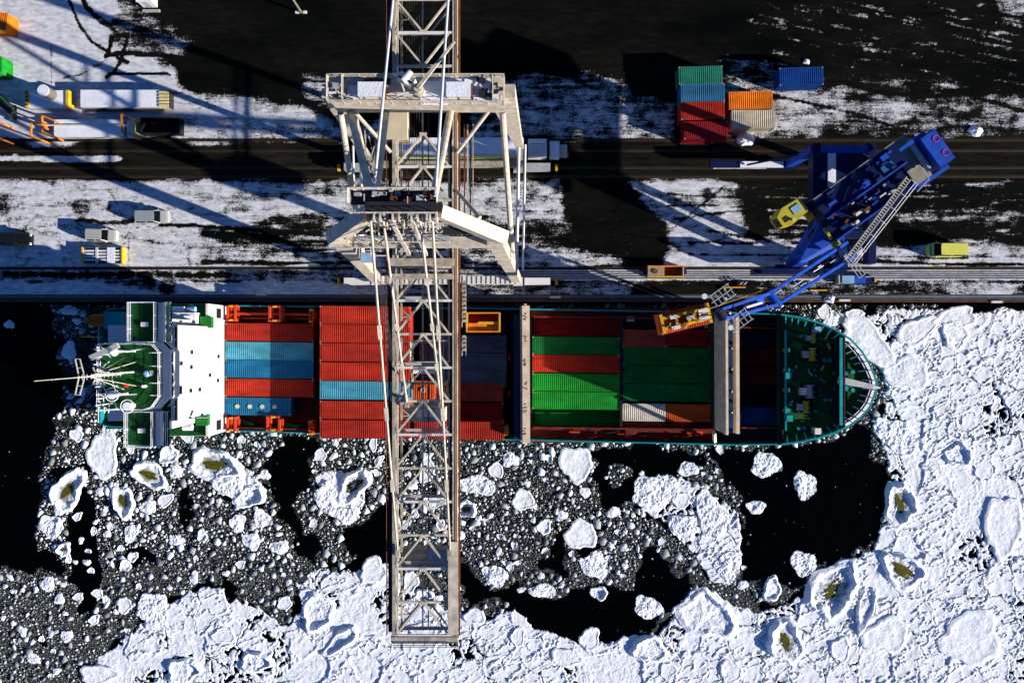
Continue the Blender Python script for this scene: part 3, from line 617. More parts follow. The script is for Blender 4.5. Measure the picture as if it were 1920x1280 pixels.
# ---------------------------------------------------------------- grey slush film between the chunks
sx_ = np.arange(-82, 62, .2); sy_ = np.arange(-58, QY - .4, .2); SX, SY = np.meshgrid(sx_, sy_); qx, qy = wpx(SX, SY)
ja = (fbm(SX * .5, SY * .5, 141, 4, .6) - .5) * 60; jb_ = (fbm(SX * .5, SY * .5, 157, 4, .6) - .5) * 60
pp, ww = region(qx, qy, ja, jb_); hull_ = inpoly(960 + SX * FPX / (CAMH - 2), 640 - SY * FPX / (CAMH - 2), SHIPW)
ks = ~ww & ~pp & ~hull_ & ~((qy < 800) & (qy > 570) & (qx > 190) & (qx < 1500)) & (fbm(SX * .16, SY * .16, 170, 3) > .33)
sm = bpy.data.materials.new('slush_film'); sm.use_nodes = True; N_ = sm.node_tree.nodes; L_ = sm.node_tree.links; b_ = N_['Principled BSDF']; b_.inputs['Roughness'].default_value = .6; b_.inputs['Specular IOR Level'].default_value = .08
g_ = N_.new('ShaderNodeNewGeometry'); n_ = N_.new('ShaderNodeTexNoise'); n_.inputs['Scale'].default_value = 1.6; n_.inputs['Detail'].default_value = 10; n_.inputs['Roughness'].default_value = .75; L_.new(g_.outputs['Position'], n_.inputs['Vector'])
da_ = N_.new('ShaderNodeAttribute'); da_.attribute_name = 'thickness'; ma_ = N_.new('ShaderNodeMath'); L_.new(n_.outputs['Fac'], ma_.inputs[0]); L_.new(da_.outputs['Fac'], ma_.inputs[1]); r_ = N_.new('ShaderNodeMapRange'); r_.inputs[1].default_value = .44; r_.inputs[2].default_value = .66; L_.new(ma_.outputs[0], r_.inputs[0]); m_ = N_.new('ShaderNodeMix'); m_.data_type = 'RGBA'; m_.inputs[6].default_value = (.002, .003, .003, 1); m_.inputs[7].default_value = (.060, .070, .060, 1); L_.new(r_.outputs[0], m_.inputs[0]); L_.new(m_.outputs[2], b_.inputs['Base Color'])
o = gridmesh('slush_ice', SX, SY, SX * 0 + WZ + .008, ks, {'thickness': .06 * sstep(1000, 1090, qy + jb_)}, sm); o['kind'] = 'stuff'; o['label'] = 'thin grey slush film on the water between the ice chunks'; o['category'] = 'ice'
# ---------------------------------------------------------------- shipping containers
def corrugated(mb, x0, x1, fn, pitch, depth):
    n = int(round((x1 - x0) / pitch)); p = (x1 - x0) / n; prof = []
    for i in range(n): prof += [(x0 + i * p, 0), (x0 + (i + .30) * p, 0), (x0 + (i + .5) * p, depth), (x0 + (i + .80) * p, depth)]
    prof.append((x1, 0)); vs = []; fs = []
    for x, d in prof: a, b = fn(x, d); vs += [a, b]
    for i in range(len(prof) - 1): fs.append((2 * i, 2 * i + 2, 2 * i + 3, 2 * i + 1))
    mb.add(vs, fs)
def make_container(L, H=2.59):
    W = 2.438; parts = {}
    r = MB(); corrugated(r, -L / 2 + .16, L / 2 - .16, lambda x, d: ((x, -W / 2 + .07, H - .055 + d), (x, W / 2 - .07, H - .055 + d)), .285, .045)
    r.box((-L / 2 + .08, 0, H - .06), (.16, W - .1, .09)); r.box((L / 2 - .08, 0, H - .06), (.16, W - .1, .09)); parts['roof'] = r
    for s in (-1, 1):
        k = MB(); corrugated(k, -L / 2 + .1, L / 2 - .1, (lambda x, d: ((x, -(W / 2 - .09 + d), .15), (x, -(W / 2 - .09 + d), H - .1))) if s < 0 else (lambda x, d: ((x, W / 2 - .09 + d, H - .1), (x, W / 2 - .09 + d, .15))), .28, .045)
        parts['side_wall' if s < 0 else 'side_wall2'] = k
    e = MB(); e.box((-L / 2 + .06, 0, H / 2), (.06, W - .2, H - .25))
    for i in range(9): e.box((-L / 2 + .025, -W / 2 + .25 + i * .245, H / 2), (.03, .12, H - .35))
    parts['end_wall'] = e
    d = MB()
    for s in (-1, 1): d.box((L / 2 - .06, s * (W / 4 - .03), H / 2), (.06, W / 2 - .12, H - .25))
    for y in (-.85, -.35, .35, .85): d.tube((L / 2 - .012, y, .15), (L / 2 - .012, y, H - .15), .02, 6)
    parts['door'] = d
    f = MB()
    for sy in (-1, 1):
        f.box((0, sy * (W / 2 - .035), H - .05), (L - .3, .07, .08)); f.box((0, sy * (W / 2 - .04), .08), (L - .3, .08, .16))
        for sx in (-1, 1): f.box((sx * (L / 2 - .05), sy * (W / 2 - .05), H / 2), (.1, .1, H - .24))
    for sx in (-1, 1): f.box((sx * (L / 2 - .05), 0, .08), (.1, W - .3, .16))
    f.box((0, 0, .13), (L - .2, W - .2, .04)); parts['frame'] = f
    c = MB()
    for sx in (-1, 1):
        for sy in (-1, 1):
            for z in (.06, H - .058): c.box((sx * (L / 2 - .085), sy * (W / 2 - .08), z), (.17, .16, .12))
    parts['corner_castings'] = c
    return {k: (k.rstrip('2'), v) for k, v in parts.items()}
CMESH = {}
def container(cx, cy, zb, L, rz, colr, label, group, H=2.59, door_mat=None, cast=None):
    key = (L, H)
    if key not in CMESH:
        CMESH[key] = []
        for k, (nm, mb) in make_container(L, H).items():
            me = bpy.data.meshes.new('container_' + nm); me.from_pydata(mb.v, [], mb.f); me.materials.append(WHITE); me.update(); CMESH[key].append((nm, me))
    root = thing('shipping_container', (cx, cy, zb), label, 'container', group); root.rotation_euler = (0, 0, rz)
    for nm, me in CMESH[key]:
        o = bpy.data.objects.new(nm, me); COL.objects.link(o); o.parent = root
        sl = o.material_slots[0]; sl.link = 'OBJECT'; sl.material = (cast or mat('casting_steel', (.3, .26, .2), .6, rust=.3)) if nm == 'corner_castings' else CC[colr]
    return root
L20, L40 = 6.058, 12.192
def ship_box(pxc, pyc, ztop, L, colr, label, H=2.59):
    a = at(pxc, pyc, ztop); return container(a.x, a.y, ztop - H, L, SHIP_ROT, colr, label, 'containers stowed on the ship', H)
SUP = []                                   # footprints that need a hatch cover or stool below
# bay beside the bridge (tops 2.5 m above the quay)
for (py, c, lab) in ((623, 'red', 'red forty foot container by the bridge front, next to a sky blue one'), (658, 'skyblue', 'sky blue forty foot container between red and dark blue ones by the bridge'),
                     (692, 'blue', 'dark blue forty foot container between sky blue and red ones by the bridge'), (727, 'brightred', 'red forty foot container between dark blue box and blue bulk container')):
    ship_box(505, py, 2.5, L40, c, lab)
# bulk container with round lids
a = at(484, 762, 2.5); bk = container(a.x, a.y, 2.5 - 2.59, 9.1, SHIP_ROT, 'blue', 'blue bulk container with a row of round loading lids on its roof', 'containers stowed on the ship')
for i, dx in enumerate((-2.9, -1.15, .55, 2.3)):
    m = MB(); m.cyl((dx, 0, 2.55), .30, .12, 16); me_o = m.build('loading_lid', mat('bulk_lid', (.5, .46, .36), .6, rust=.1), None); me_o.parent = bk; me_o.location = (dx, 0, 2.55)
# tall red bay: second tier
for (py, c, lab) in ((591, 'brightred', 'bright red forty foot container on the quay side end of the tall red bay'), (626, 'brightred', 'second bright red forty foot container of the tall bay from the quay'), (661, 'red', 'third red forty foot container of the tall bay from the quay'),
                     (697, 'brightred', 'red forty foot container on the quay side of the turquoise one in the tall bay'), (732, 'skyblue', 'turquoise forty foot container among the red ones of the tall bay'), (769, 'brightred', 'red forty foot container on the ice side of the turquoise one in the tall bay'), (805, 'red', 'red forty foot container overhanging the icy side of the tall bay')):
    o_ = ship_box(684, py, 5.1, L40, c, lab); a = at(684, py, 5.1)
    ship_box_low = container(a.x, a.y, 5.1 - 2 * 2.59 - .004, L40, SHIP_ROT, 'red', 'lower tier container beneath the %s' % {591: 'quay side end of the tall red bay', 626: 'second red box of the tall bay', 661: 'third red box of the tall bay', 697: 'red box beside the turquoise one', 732: 'turquoise box of the tall bay', 769: 'red box on the ice side of the turquoise one', 805: 'overhanging red box of the tall bay'}[py], 'containers stowed on the ship')
# bay under and to the right of the crane boom
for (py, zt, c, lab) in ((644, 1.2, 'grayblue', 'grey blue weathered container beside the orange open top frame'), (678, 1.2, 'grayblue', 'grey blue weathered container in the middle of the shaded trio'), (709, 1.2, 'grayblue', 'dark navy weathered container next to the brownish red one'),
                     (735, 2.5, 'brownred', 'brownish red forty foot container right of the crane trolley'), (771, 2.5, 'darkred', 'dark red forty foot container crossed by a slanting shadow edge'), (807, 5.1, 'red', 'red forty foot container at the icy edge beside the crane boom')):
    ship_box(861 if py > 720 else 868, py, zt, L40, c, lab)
a = at(861, 807, 5.1); container(a.x, a.y, 5.1 - 2 * 2.59 - .004, L40, SHIP_ROT, 'red', 'lower tier container beneath the red one at the icy edge by the boom', 'containers stowed on the ship')
a = at(793, 731, 5.1); container(a.x, a.y, 2.504, L20 * .5, SHIP_ROT, 'orangered', 'short orange container with a round vent under the crane trolley', 'containers stowed on the ship')
m = MB(); m.ring((0, 0, 2.62), .28, .07, 16, 6); v = m.build('vent', GREY, None); v.parent = [o for o in COL.objects if o.name.startswith('shipping_container') and 'round vent' in o.get('label', '')][0]; v.location = (0, 0, 2.6)
# open green hold, aft half
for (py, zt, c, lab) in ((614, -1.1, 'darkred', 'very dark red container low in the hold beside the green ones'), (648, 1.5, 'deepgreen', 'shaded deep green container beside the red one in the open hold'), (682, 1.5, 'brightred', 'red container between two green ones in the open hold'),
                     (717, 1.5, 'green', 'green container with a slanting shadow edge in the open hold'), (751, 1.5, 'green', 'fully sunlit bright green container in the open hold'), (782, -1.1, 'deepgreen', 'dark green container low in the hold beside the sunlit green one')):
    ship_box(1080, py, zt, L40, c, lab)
# forward half
for (pxc, py, L, c, lab) in ((1208, 634, L20, 'brownred', 'dull red twenty foot container below the hanging spreader'), (1291, 634, L20, 'darkred', 'dark red twenty foot container tucked under the hanging spreader'), (1250, 668, L40, 'deepgreen', 'deep green container beside the two red twenty footers'),
                     (1250, 702, L40, 'deepgreen', 'deep green container in the middle of the shaded green trio'), (1250, 736, L40, 'deepgreen', 'deep green container beside the off white twenty footer'), (1208, 773, L20, 'offwhite', 'off white ribbed twenty foot container in the ship hold'), (1291, 774, L20, 'orangered', 'orange red twenty foot container next to the off white one')):
    ship_box(pxc, py, 1.5, L, c, lab)
# fore hold, its shade put into the colours of the deepest boxes
for (pxc, py, zt, c, lab) in ((1422, 636, -3.0, 'shaded_navy', 'shade darkened navy container deep in the fore hold on the quay side'), (1422, 705, -3.0, 'shaded_red', 'shade darkened red container deep in the middle of the fore hold'), (1422, 781, -2.0, 'navyblue', 'blue container partly sunlit at the icy side of the fore hold'), (1422, 670, -3.0, 'shaded_red', 'shade darkened container deep in the fore hold between navy and red')):
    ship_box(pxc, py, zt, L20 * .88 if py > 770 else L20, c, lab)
# containers standing in the yard
def yard_box(pxc, pyc, L, rz, c, lab, zt=2.59, H=2.59):
    a = at(pxc, pyc, zt); return container(a.x, a.y, zt - H + .002, L, math.radians(rz), c, lab, 'containers standing in the yard', H)
yard_box(1314, 141, L20, 1.5, 'bluegreen', 'green twenty foot container at the inland end of the yard row'); yard_box(1318, 174, L20, 1.2, 'steelblue', 'faded blue twenty foot container between green and red in the yard')
yard_box(1318, 208, L20, 1, 'brightred', 'red twenty foot container half in sun in the yard row'); yard_box(1324, 244, L20, .5, 'darkred', 'dark red twenty foot container in shade nearest the railway')
yard_box(1408, 188, L20, 1.5, 'orange', 'orange twenty foot container beside the blue and red yard row'); yard_box(1413, 223, L20, .5, 'beige', 'beige twenty foot container next to the orange one'); yard_box(1503, 143, L20, 1.6, 'navyblue', 'dark blue twenty foot container standing alone in the yard')
yard_box(-28, 36, L20, -8, 'orange', 'orange container in front of the snow field at the yard corner'); yard_box(-34, 122, L20 * .9, 0, 'green', 'green container end beside the yellow ended tank')
# ---------------------------------------------------------------- container ship
ship_o = at(900, 700, 0); ship_o.z = WZ
SHIPO = thing('container_ship', ship_o, 'teal container ship with white bridge moored along the icy quay', 'ship')
HZ = 2.0
def P(px, py, z): return at(px, py, z)
north = [(186, 588), (205, 578), (430, 572), (900, 577), (1380, 585), (1462, 588), (1500, 594), (1535, 604), (1565, 617), (1592, 634), (1613, 656), (1629, 682), (1638, 703)]
south = [(1638, 740), (1629, 764), (1613, 782), (1592, 798), (1565, 811), (1535, 821), (1500, 829), (1462, 834), (1380, 835), (900, 824), (430, 808), (205, 801), (186, 794)]
OUT = [P(x, y, HZ) for x, y in north] + [P(1644, 722, HZ)] + [P(x, y, HZ) for x, y in south]
CEN = P(1300, 705, HZ)
def inset(pts, d):
    n = len(pts); r = []
    for i in range(n):
        a, b, c = pts[i - 1], pts[i], pts[(i + 1) % n]; t = Vector((c.x - a.x, c.y - a.y)).normalized(); nr = Vector((t.y, -t.x)); r.append(Vector((b.x + nr.x * d, b.y + nr.y * d, b.z)))
    return r
INN = inset(OUT, .17); BOT = []
for p in OUT:
    k = max(0, (p.x - P(1440, 700, HZ).x) / 16.0); BOT.append(Vector((p.x - 4.5 * min(1, k) ** 1.3, p.y + (P(1440, 711, HZ).y - p.y) * .32 * min(1, k), -6.6)))
DK = -.6
h = MB(); n = len(OUT)
vs = [tuple(p) for p in BOT] + [(p.x, p.y, HZ) for p in OUT] + [(p.x, p.y, HZ) for p in INN] + [(p.x, p.y, DK - .2) for p in INN]
fs = []
for i in range(n):
    j = (i + 1) % n; fs += [(i, n + i, n + j, j), (n + i, 2 * n + i, 2 * n + j, n + j), (2 * n + i, 3 * n + i, 3 * n + j, 2 * n + j)]
h.add(vs, fs); hull = h.build('hull', TEAL, SHIPO)
# water sheet, cut out where the hull displaces it
from mathutils.geometry import delaunay_2d_cdt
WLN = inset([a.lerp(b, (HZ - WZ) / (HZ + 6.6)) for a, b in zip(OUT, BOT)], .1)
ov = [Vector((-2500, -3000)), Vector((2500, -3000)), Vector((2500, QY + .3)), Vector((-2500, QY + .3))]; sv = [Vector((p.x, p.y)) for p in WLN]
rv_ = delaunay_2d_cdt(ov + sv, [(i, (i + 1) % 4) for i in range(4)] + [(4 + i, 4 + (i + 1) % len(sv)) for i in range(len(sv))], [], 1, 1e-5)
wq = MB(); sp_ = [(v.x, v.y) for v in sv]; keepf = []
for f in rv_[2]:
    c = sum((rv_[0][i] for i in f), Vector((0, 0))) / len(f)
    if not inpoly(np.array([c.x]), np.array([c.y]), sp_)[0]: keepf.append(tuple(f))
wq.add([(v.x, v.y, WZ) for v in rv_[0]], keepf); struct(wq.build('water', wm))
# hold bottom and hatch covers
def slab(name, m, x0, y0, x1, y1, zt, zref, th=.25, parent=SHIPO):
    a = P(x0, y0, zref); b = P(x1, y0, zref); c = P(x1, y1, zref); e_ = P(x0, y1, zref); q = MB(); q.prism([(v.x, v.y) for v in (a, b, c, e_)], zt - th, zt); return q.build(name, m, parent)
tk = MB(); tk.prism([(p.x, p.y) for p in inset(OUT, .35) if p.x < P(1470, 0, 0).x], -6.5, -6.3); tk.build('hold_floor', mat('hold_floor_paint', (.02, .006, .006), .8, rust=.2), SHIPO)
slab('hatch_cover', OXIDE, 424, 590, 585, 793, -.09 - .004, 0, .4); slab('hatch_cover', OXIDE, 602, 576, 766, 822, -.09 - .004, 0, .4)
slab('hatch_cover', NAVY, 782, 718, 945, 822, -.09 - .004, 0, .4); slab('hatch_cover', NAVY, 782, 628, 950, 717, 1.2 - 2.59 - .004, 0, .4)
slab('hatch_cover', HULLD, 998, 631, 1162, 768, 1.5 - 2.594, 0, .4); slab('hatch_cover', HULLD, 1166, 618, 1334, 790, 1.5 - 2.594, 0, .4)
slab('hold_stool', HULLD, 998, 596, 1162, 631, -3.694, 0, .1); slab('hold_stool', HULLD, 998, 768, 1162, 802, -3.694, 0, .1)
slab('hatch_cover', HULLD, 1386, 615, 1462, 762, -3.0 - 2.594, 0, .3); slab('hatch_cover', HULLD, 1386, 763, 1462, 800, -2.0 - 2.594, 0, .3)
# side decks with oxide paint and clutter
for (x0, y0, x1, y1, m, z) in ((420, 573, 600, 605, OXIDE, -.3), (420, 780, 600, 808, HULLD, -.3), (598, 572, 960, 582, HULLD, .2), (772, 582, 950, 627, HULLD, -1.6), (958, 575, 998, 828, HULLD, .1),
                               (996, 577, 1340, 593, OXIDE, .7), (996, 803, 1340, 830, OXIDE, .7), (1164, 593, 1340, 615, HULLD, .2), (1164, 792, 1340, 804, OXIDE, .7), (1338, 583, 1390, 834, HULLD, .3), (1388, 586, 1464, 612, HULLD, -.5), (1388, 802, 1464, 834, HULLD, -.5), (1160, 596, 1168, 804, HULLD, .5), (585, 578, 601, 820, HULLD, 0)):
    slab('side_deck', m, x0, y0, x1, y1, z, z, .3)
def sbar(name, pts, w, hh, m, parent=SHIPO):
    q = MB()
    for a, b in zip(pts[:-1], pts[1:]): q.bar(P(*a), P(*b), w, hh)
    return q.build(name, m, parent)
# coaming rails along the holds
for (y0, y1) in ((594, 596), (801, 803)): sbar('hatch_coaming', [(1000, y0, 1.3), (1338, y1 + 2, 1.3)], .25, .9, OXIDE)
sbar('hatch_coaming', [(1388, 614, .6), (1460, 616, .6)], .2, .8, OXIDE); sbar('hatch_coaming', [(1388, 801, .6), (1460, 802, .6)], .2, .8, OXIDE); sbar('hatch_coaming', [(1459, 598, .8), (1459, 822, .8)], .25, .9, NAVY)
sbar('hatch_coaming', [(1164, 600, 1.2), (1164, 800, 1.2)], .35, .8, HULLD); sbar('hatch_coaming', [(420, 596, .6), (598, 598, .6)], .25, .7, ORANGER)
rr = random.Random(9)
for i in range(26):
    x = rr.uniform(1005, 1335); y = rr.choice([rr.uniform(806, 826), rr.uniform(806, 826), rr.uniform(580, 592)])
    q = MB(); q.bar(P(x, y, .95), P(x + rr.uniform(4, 30), y + rr.uniform(-5, 5), .95 + rr.uniform(0, .3)), rr.uniform(.1, .35), rr.uniform(.1, .3)); q.build('deck_fitting', rr.choice([ORANGER, OXIDE, OXIDE, HULLD]), SHIPO)
for (x, y) in ((1294, 808), (1182, 598), (1310, 812)): q = MB(); q.box(P(x, y, 1.1), (1.0, .7, .8)); q.build('deck_locker', ORANGER if y > 700 else GREY, SHIPO)
q = MB(); q.prism([tuple(P(*v, 1.0))[:2] for v in ((1172, 802), (1212, 796), (1190, 814), (1172, 815))], .7, 1.3); q.build('hatch_ramp', OXIDE, SHIPO)
# red lashing posts of the aft bay
def lash_post(px, py, w, hh, z0=-.3, z1=3.0):
    q = MB(); a = P(px, py, z1); w_ = w / 13.4; h_ = hh / 13.4
    for sx in (-1, 1):
        for sy in (-1, 1): q.bar((a.x + sx * w_ / 2, a.y + sy * h_ / 2, z0), (a.x + sx * w_ / 2, a.y + sy * h_ / 2, z1), .32)
    for z in (z1 - .2, (z0 + z1) / 2):
        for sy in (-1, 1): q.bar((a.x - w_ / 2, a.y + sy * h_ / 2, z), (a.x + w_ / 2, a.y + sy * h_ / 2, z), .3)
        for sx in (-1, 1): q.bar((a.x + sx * w_ / 2, a.y - h_ / 2, z), (a.x + sx * w_ / 2, a.y + h_ / 2, z), .3)
    o = q.build('lashing_post', ORANGER, SHIPO)
    for s in (-1, 1): MB().box((a.x, a.y + s * h_ / 2, z1 + .1), (.5, .22, .16)).build('twist_lock', YELLOW, o)
lash_post(433, 587, 14, 26); lash_post(515, 588, 20, 26); lash_post(433, 795, 14, 22); lash_post(512, 794, 22, 24)
for (x, y) in ((584, 592), (583, 802)): lash_post(x, y, 6, 22, -.3, 2.4)
sbar('lashing_beam', [(440, 588, 1.6), (596, 590, 1.6)], .35, .35, ORANGER); sbar('lashing_beam', [(440, 802, 1.6), (590, 806, 1.6)], .3, .3, OXIDE)
for (x, y) in ((470, 790), (555, 795)):
    q = MB(); q.prism([tuple(P(x + dx, y + dy, 1))[:2] for dx, dy in ((-22, 6), (-18, -4), (6, 4), (4, 8))], -.2, .8); q.build('deck_chock', GREENB, SHIPO)
# open top frame lying by the crane boom
a = at(906, 604, 6.2); fr = MB(); OT = thing('open_top_frame', (a.x, a.y, -1.6), 'orange open top container with yellow end wall beside the grey blue boxes', 'container')
lx, ly = 4.6, 2.5
for s in (-1, 1): MB().box((a.x, a.y + s * ly / 2, 2.3), (lx, .16, 7.8)).build('side_wall', ORANGE, OT)
for s in (-1, 1): MB().box((a.x + s * (lx / 2 - .1), a.y, 2.3), (.22, ly - .17, 7.8)).build('end_wall', YELLOW, OT)
q = MB(); corrugated(q, a.x - lx / 2 + .25, a.x + lx / 2 - .25, lambda x, d: ((x, a.y - ly / 2 + .09, 5.6 + d), (x, a.y - .1, 5.6 + d)), .28, .05); q.build('floor_panel', ORANGE, OT)
q = MB(); q.box((a.x, a.y + .6, 4.4), (lx - .5, 1.2, .1)); q.build('inner_floor', CC['red'], OT); MB().box((a.x + .6, a.y - .1, 5.9), (2.6, .35, .1)).build('cross_rail', YELLOW, OT)
# lashing bridges across the deck
def lash_bridge(x0, x1, y0, y1, z, m, nm, hh=1.6, ribs=0):
    a, b, c, e_ = P(x0, y0, z), P(x1, y0, z), P(x1 + 1, y1, z), P(x0 + 1, y1, z); q = MB(); q.prism([(v.x, v.y) for v in (a, b, c, e_)], z - hh, z); o = q.build(nm, m, SHIPO)
    rv = random.Random(int(x0))
    for k in range(ribs):
        f = (k + .5) / ribs; y = y0 + (y1 - y0) * f
        for j in range(5): v = P(x0 + (x1 - x0) * rv.uniform(.3, .7), y + rv.uniform(-7, 7), z + .04); MB().box(v, (.16, .14, .08)).build('lashing_socket', mat('rusty_yellow', (.4, .2, .02), .6, rust=.3), o)
    return o
lash_bridge(979, 993, 573, 829, 6.6, TANB, 'lashing_bridge', 6.2, 6); lash_bridge(963, 973, 590, 822, 3.6, NAVY, 'lashing_walkway', .5)
lash_bridge(975, 978.5, 575, 828, 5.0, GREY, 'lashing_girder', 1.0)
lash_bridge(1358.6, 1360.3, 588, 813, 9.2, CREAMD, 'lashing_bridge', 5.4, 0); lash_bridge(1341.0, 1342.4, 590, 806, 4.3, HULLD, 'light_gap_skirt', 3.9, 0); lash_bridge(1360.5, 1365, 588, 815, 9.6, TANB, 'lashing_girder', 1.4); lash_bridge(1365.6, 1379, 592, 811, 7.0, NAVY, 'lashing_walkway', .5); lash_bridge(1380, 1386, 590, 813, 9.4, TANB, 'lashing_girder', 1.6)  # dark skirt added to close the gap that let light under the wall
for f_ in (0, .25, .5, .75, 1):
    for x_ in (1359.5, 1383): v = P(x_, 590 + 221 * f_, 8.2); MB().bar((v.x, v.y, .3), (v.x, v.y, 4.2 if x_ < 1370 else 8), .35, .35).build('bridge_leg', HULLD, SHIPO)
for k_ in range(5):
    for j_ in range(9): v = P(1359.4, 596 + 44 * k_, 8); MB().box((v.x - .09, v.y + rr.uniform(-.5, .5), rr.uniform(4.2, 8.6)), (.1, .16, .18)).build('lashing_socket', mat('rusty_yellow', (.4, .2, .02), .6, rust=.3), SHIPO)
for (x, y0, y1, z) in ((1341, 812, 834, 6.4), (986, 818, 832, 5.0), (1368, 585, 592, 4.0), (985, 572, 578, 5.0)):
    a = P(x, y0, z); b = P(x, y1, .5); q = MB(); q.bar((a.x, a.y, z - .5), (b.x, b.y, .3), .4); q.build('bridge_leg', TANB, SHIPO)
for i, y in enumerate((653, 692, 734, 773)): q = MB(); v = P(1373, y, 7.1); q.cyl((v.x, v.y, 7.0), .14, .35, 8); q.build('floodlight', WHITE, SHIPO)
for i, y in enumerate((672, 738)): q = MB(); v = P(955, y, 2.0); q.box((v.x, v.y, 1.0), (.25, .7, 1.8)); q.build('fire_box', RED, SHIPO)
q = MB(); v = P(945, 808, 3.6); q.box((v.x + .3, v.y, 1.9), (.6, 1.2, 3.4)); q.build('lashing_post', YELLOW, SHIPO)
# ---- foredeck
FZ = 1.3
fd = [p for p in inset(OUT, .2) if p.x > P(1462, 0, HZ).x - .1]
q = MB(); q.prism([(p.x, p.y) for p in fd], FZ - .25, FZ); FDK = q.build('foredeck', mat('dark_green_deck', (.006, .07, .014), .7, rust=.1, var=.6, scale=.6), SHIPO)
sbar('breakwater', [(1471, 619, FZ + .6), (1471, 806, FZ + .6)], .2, 1.2, TEALD); sbar('bulkhead', [(1463, 590, 1.0), (1463, 832, 1.0)], .25, 2.2, HULLD)
sbar('breakwater', [(1574, 634, 3.0), (1574, 797, 3.0)], .2, 3.4, HULLD); sbar('breakwater_top', [(1577, 633, 4.75), (1577, 797, 4.75)], .42, .1, TEALD); sbar('spray_wall', [(1566, 633, 2.2), (1566, 797, 2.2)], .2, 1.8, HULLD)
fcl = [p for p in inset(OUT, .3) if p.x > P(1577, 0, HZ).x]
q = MB(); q.prism([(p.x, p.y) for p in fcl], 1.6, 1.9); q.build('forecastle_deck', GREEND, SHIPO)
# bow bulwark with stanchions
bo = [p for p in OUT if p.x > P(1462, 0, HZ).x - .1]; bi = inset(OUT, .26); bi = [p for p in bi if p.x > P(1462, 0, HZ).x - .4][:len(bo)]
q = MB()
for a, b, c, e_ in zip(bo[:-1], bo[1:], bi[:-1], bi[1:]): q.add([(a.x, a.y, 2.6), (b.x, b.y, 2.6), (e_.x, e_.y, 2.6), (c.x, c.y, 2.6), (a.x, a.y, HZ - .5), (b.x, b.y, HZ - .5), (e_.x, e_.y, FZ), (c.x, c.y, FZ)], [(0, 3, 2, 1), (0, 1, 5, 4), (3, 7, 6, 2)])
q.build('bow_bulwark', TEAL, SHIPO)
stn = []
for a, b in zip(bo[:-1], bo[1:]):
    L = (b - a).length; m_ = max(1, int(L / .95))
    for i in range(m_): stn.append(a.lerp(b, (i + .5) / m_))
cc_ = P(1500, 712, HZ)
for i, s in enumerate(stn):
    dv = Vector((cc_.x - s.x, cc_.y - s.y, 0)).normalized(); L = 1.5 if s.x > P(1578, 0, HZ).x else .9
    q = MB(); q.bar((s.x + dv.x * .4, s.y + dv.y * .4, 2.75), (s.x + dv.x * (L + .4), s.y + dv.y * (L + .4), 2.1), .16, .12); q.build('bulwark_stay', WHITER if s.x > P(1578, 0, HZ).x else TEALD, SHIPO)
ip = [s + (Vector((cc_.x - s.x, cc_.y - s.y, 0)).normalized() * .95) for s in stn if s.x > P(1578, 0, HZ).x]
q = MB()
for a, b in zip(ip[:-1], ip[1:]): q.bar((a.x, a.y, 2.5), (b.x, b.y, 2.5), .1, .1); 
for a, b in zip(ip[:-1], ip[1:]):
    m1 = a + (a - cc_).normalized() * .5; m2 = b + (b - cc_).normalized() * .5; q.bar((m1.x, m1.y, 2.55), (m2.x, m2.y, 2.55), .42, .06)
q.build('bow_walkway_rail', WHITER, SHIPO)
q = MB(); q.bar(P(1572, 712, 4.5), P(1636, 725, 4.2), 1.0, .35, .65, .3); q.bar(P(1636, 725, 4.2), P(1650, 727, 4.0), .5, .3, .2, .2); q.build('bow_mast', GREY, SHIPO)
q = MB(); 
for s in (-1, 1): q.bar(P(1625, 722 + 6 * s, 3.4), P(1652, 727, 3.9), .09)
q.build('mast_stay', DARKST, SHIPO)
# mooring gear
def bollard(px, py):
    r = None
    for s in (-1, 1): v = P(px + 5 * s, py, FZ); q = MB(); q.cyl((v.x, v.y, FZ), .2, .6, 10); q.cyl((v.x, v.y, FZ + .6), .27, .1, 10); q.build('bollard', TEALD, SHIPO)
for p in ((1504, 630), (1548, 675), (1500, 802), (1549, 749)): bollard(*p)
for (x, y, w) in ((1590, 697, 22), (1590, 731, 22), (1576, 700, 8), (1578, 727, 10)):
    q = MB(); v = P(x, y, 2.2); q.box((v.x - .3, v.y, 2.2), (1.5, .28, .3)); q.cyl((v.x + .5, v.y, 1.9), .3, .75, 12); q.build('mooring_bollard', TEALD, SHIPO)
def winch(px, py, s=1.0, c1=GREENB, c2=GREY):
    v = P(px, py, FZ); q = MB(); q.tube((v.x, v.y - .8 * s, FZ + .7), (v.x, v.y + .8 * s, FZ + .7), .42 * s, 14)
    for k in (-.85, -.1, .85): q.tube((v.x, v.y + k * s - .05, FZ + .7), (v.x, v.y + k * s + .05, FZ + .7), .65 * s, 14)
    o = q.build('winch', c1, SHIPO); MB().box((v.x - .9 * s, v.y, FZ + .5), (.8 * s, 1.0 * s, 1.0)).build('winch_motor', c2, o); MB().box((v.x, v.y, FZ + .12), (2.4 * s, 2.2 * s, .22)).build('winch_base', HULLD, o)
winch(1520, 664, 1.0, YELLOWG); winch(1515, 733, 1.0, GREY, WHITE); winch(1508, 762, .9, YELLOWG); winch(1522, 634, .7, YELLOWG)
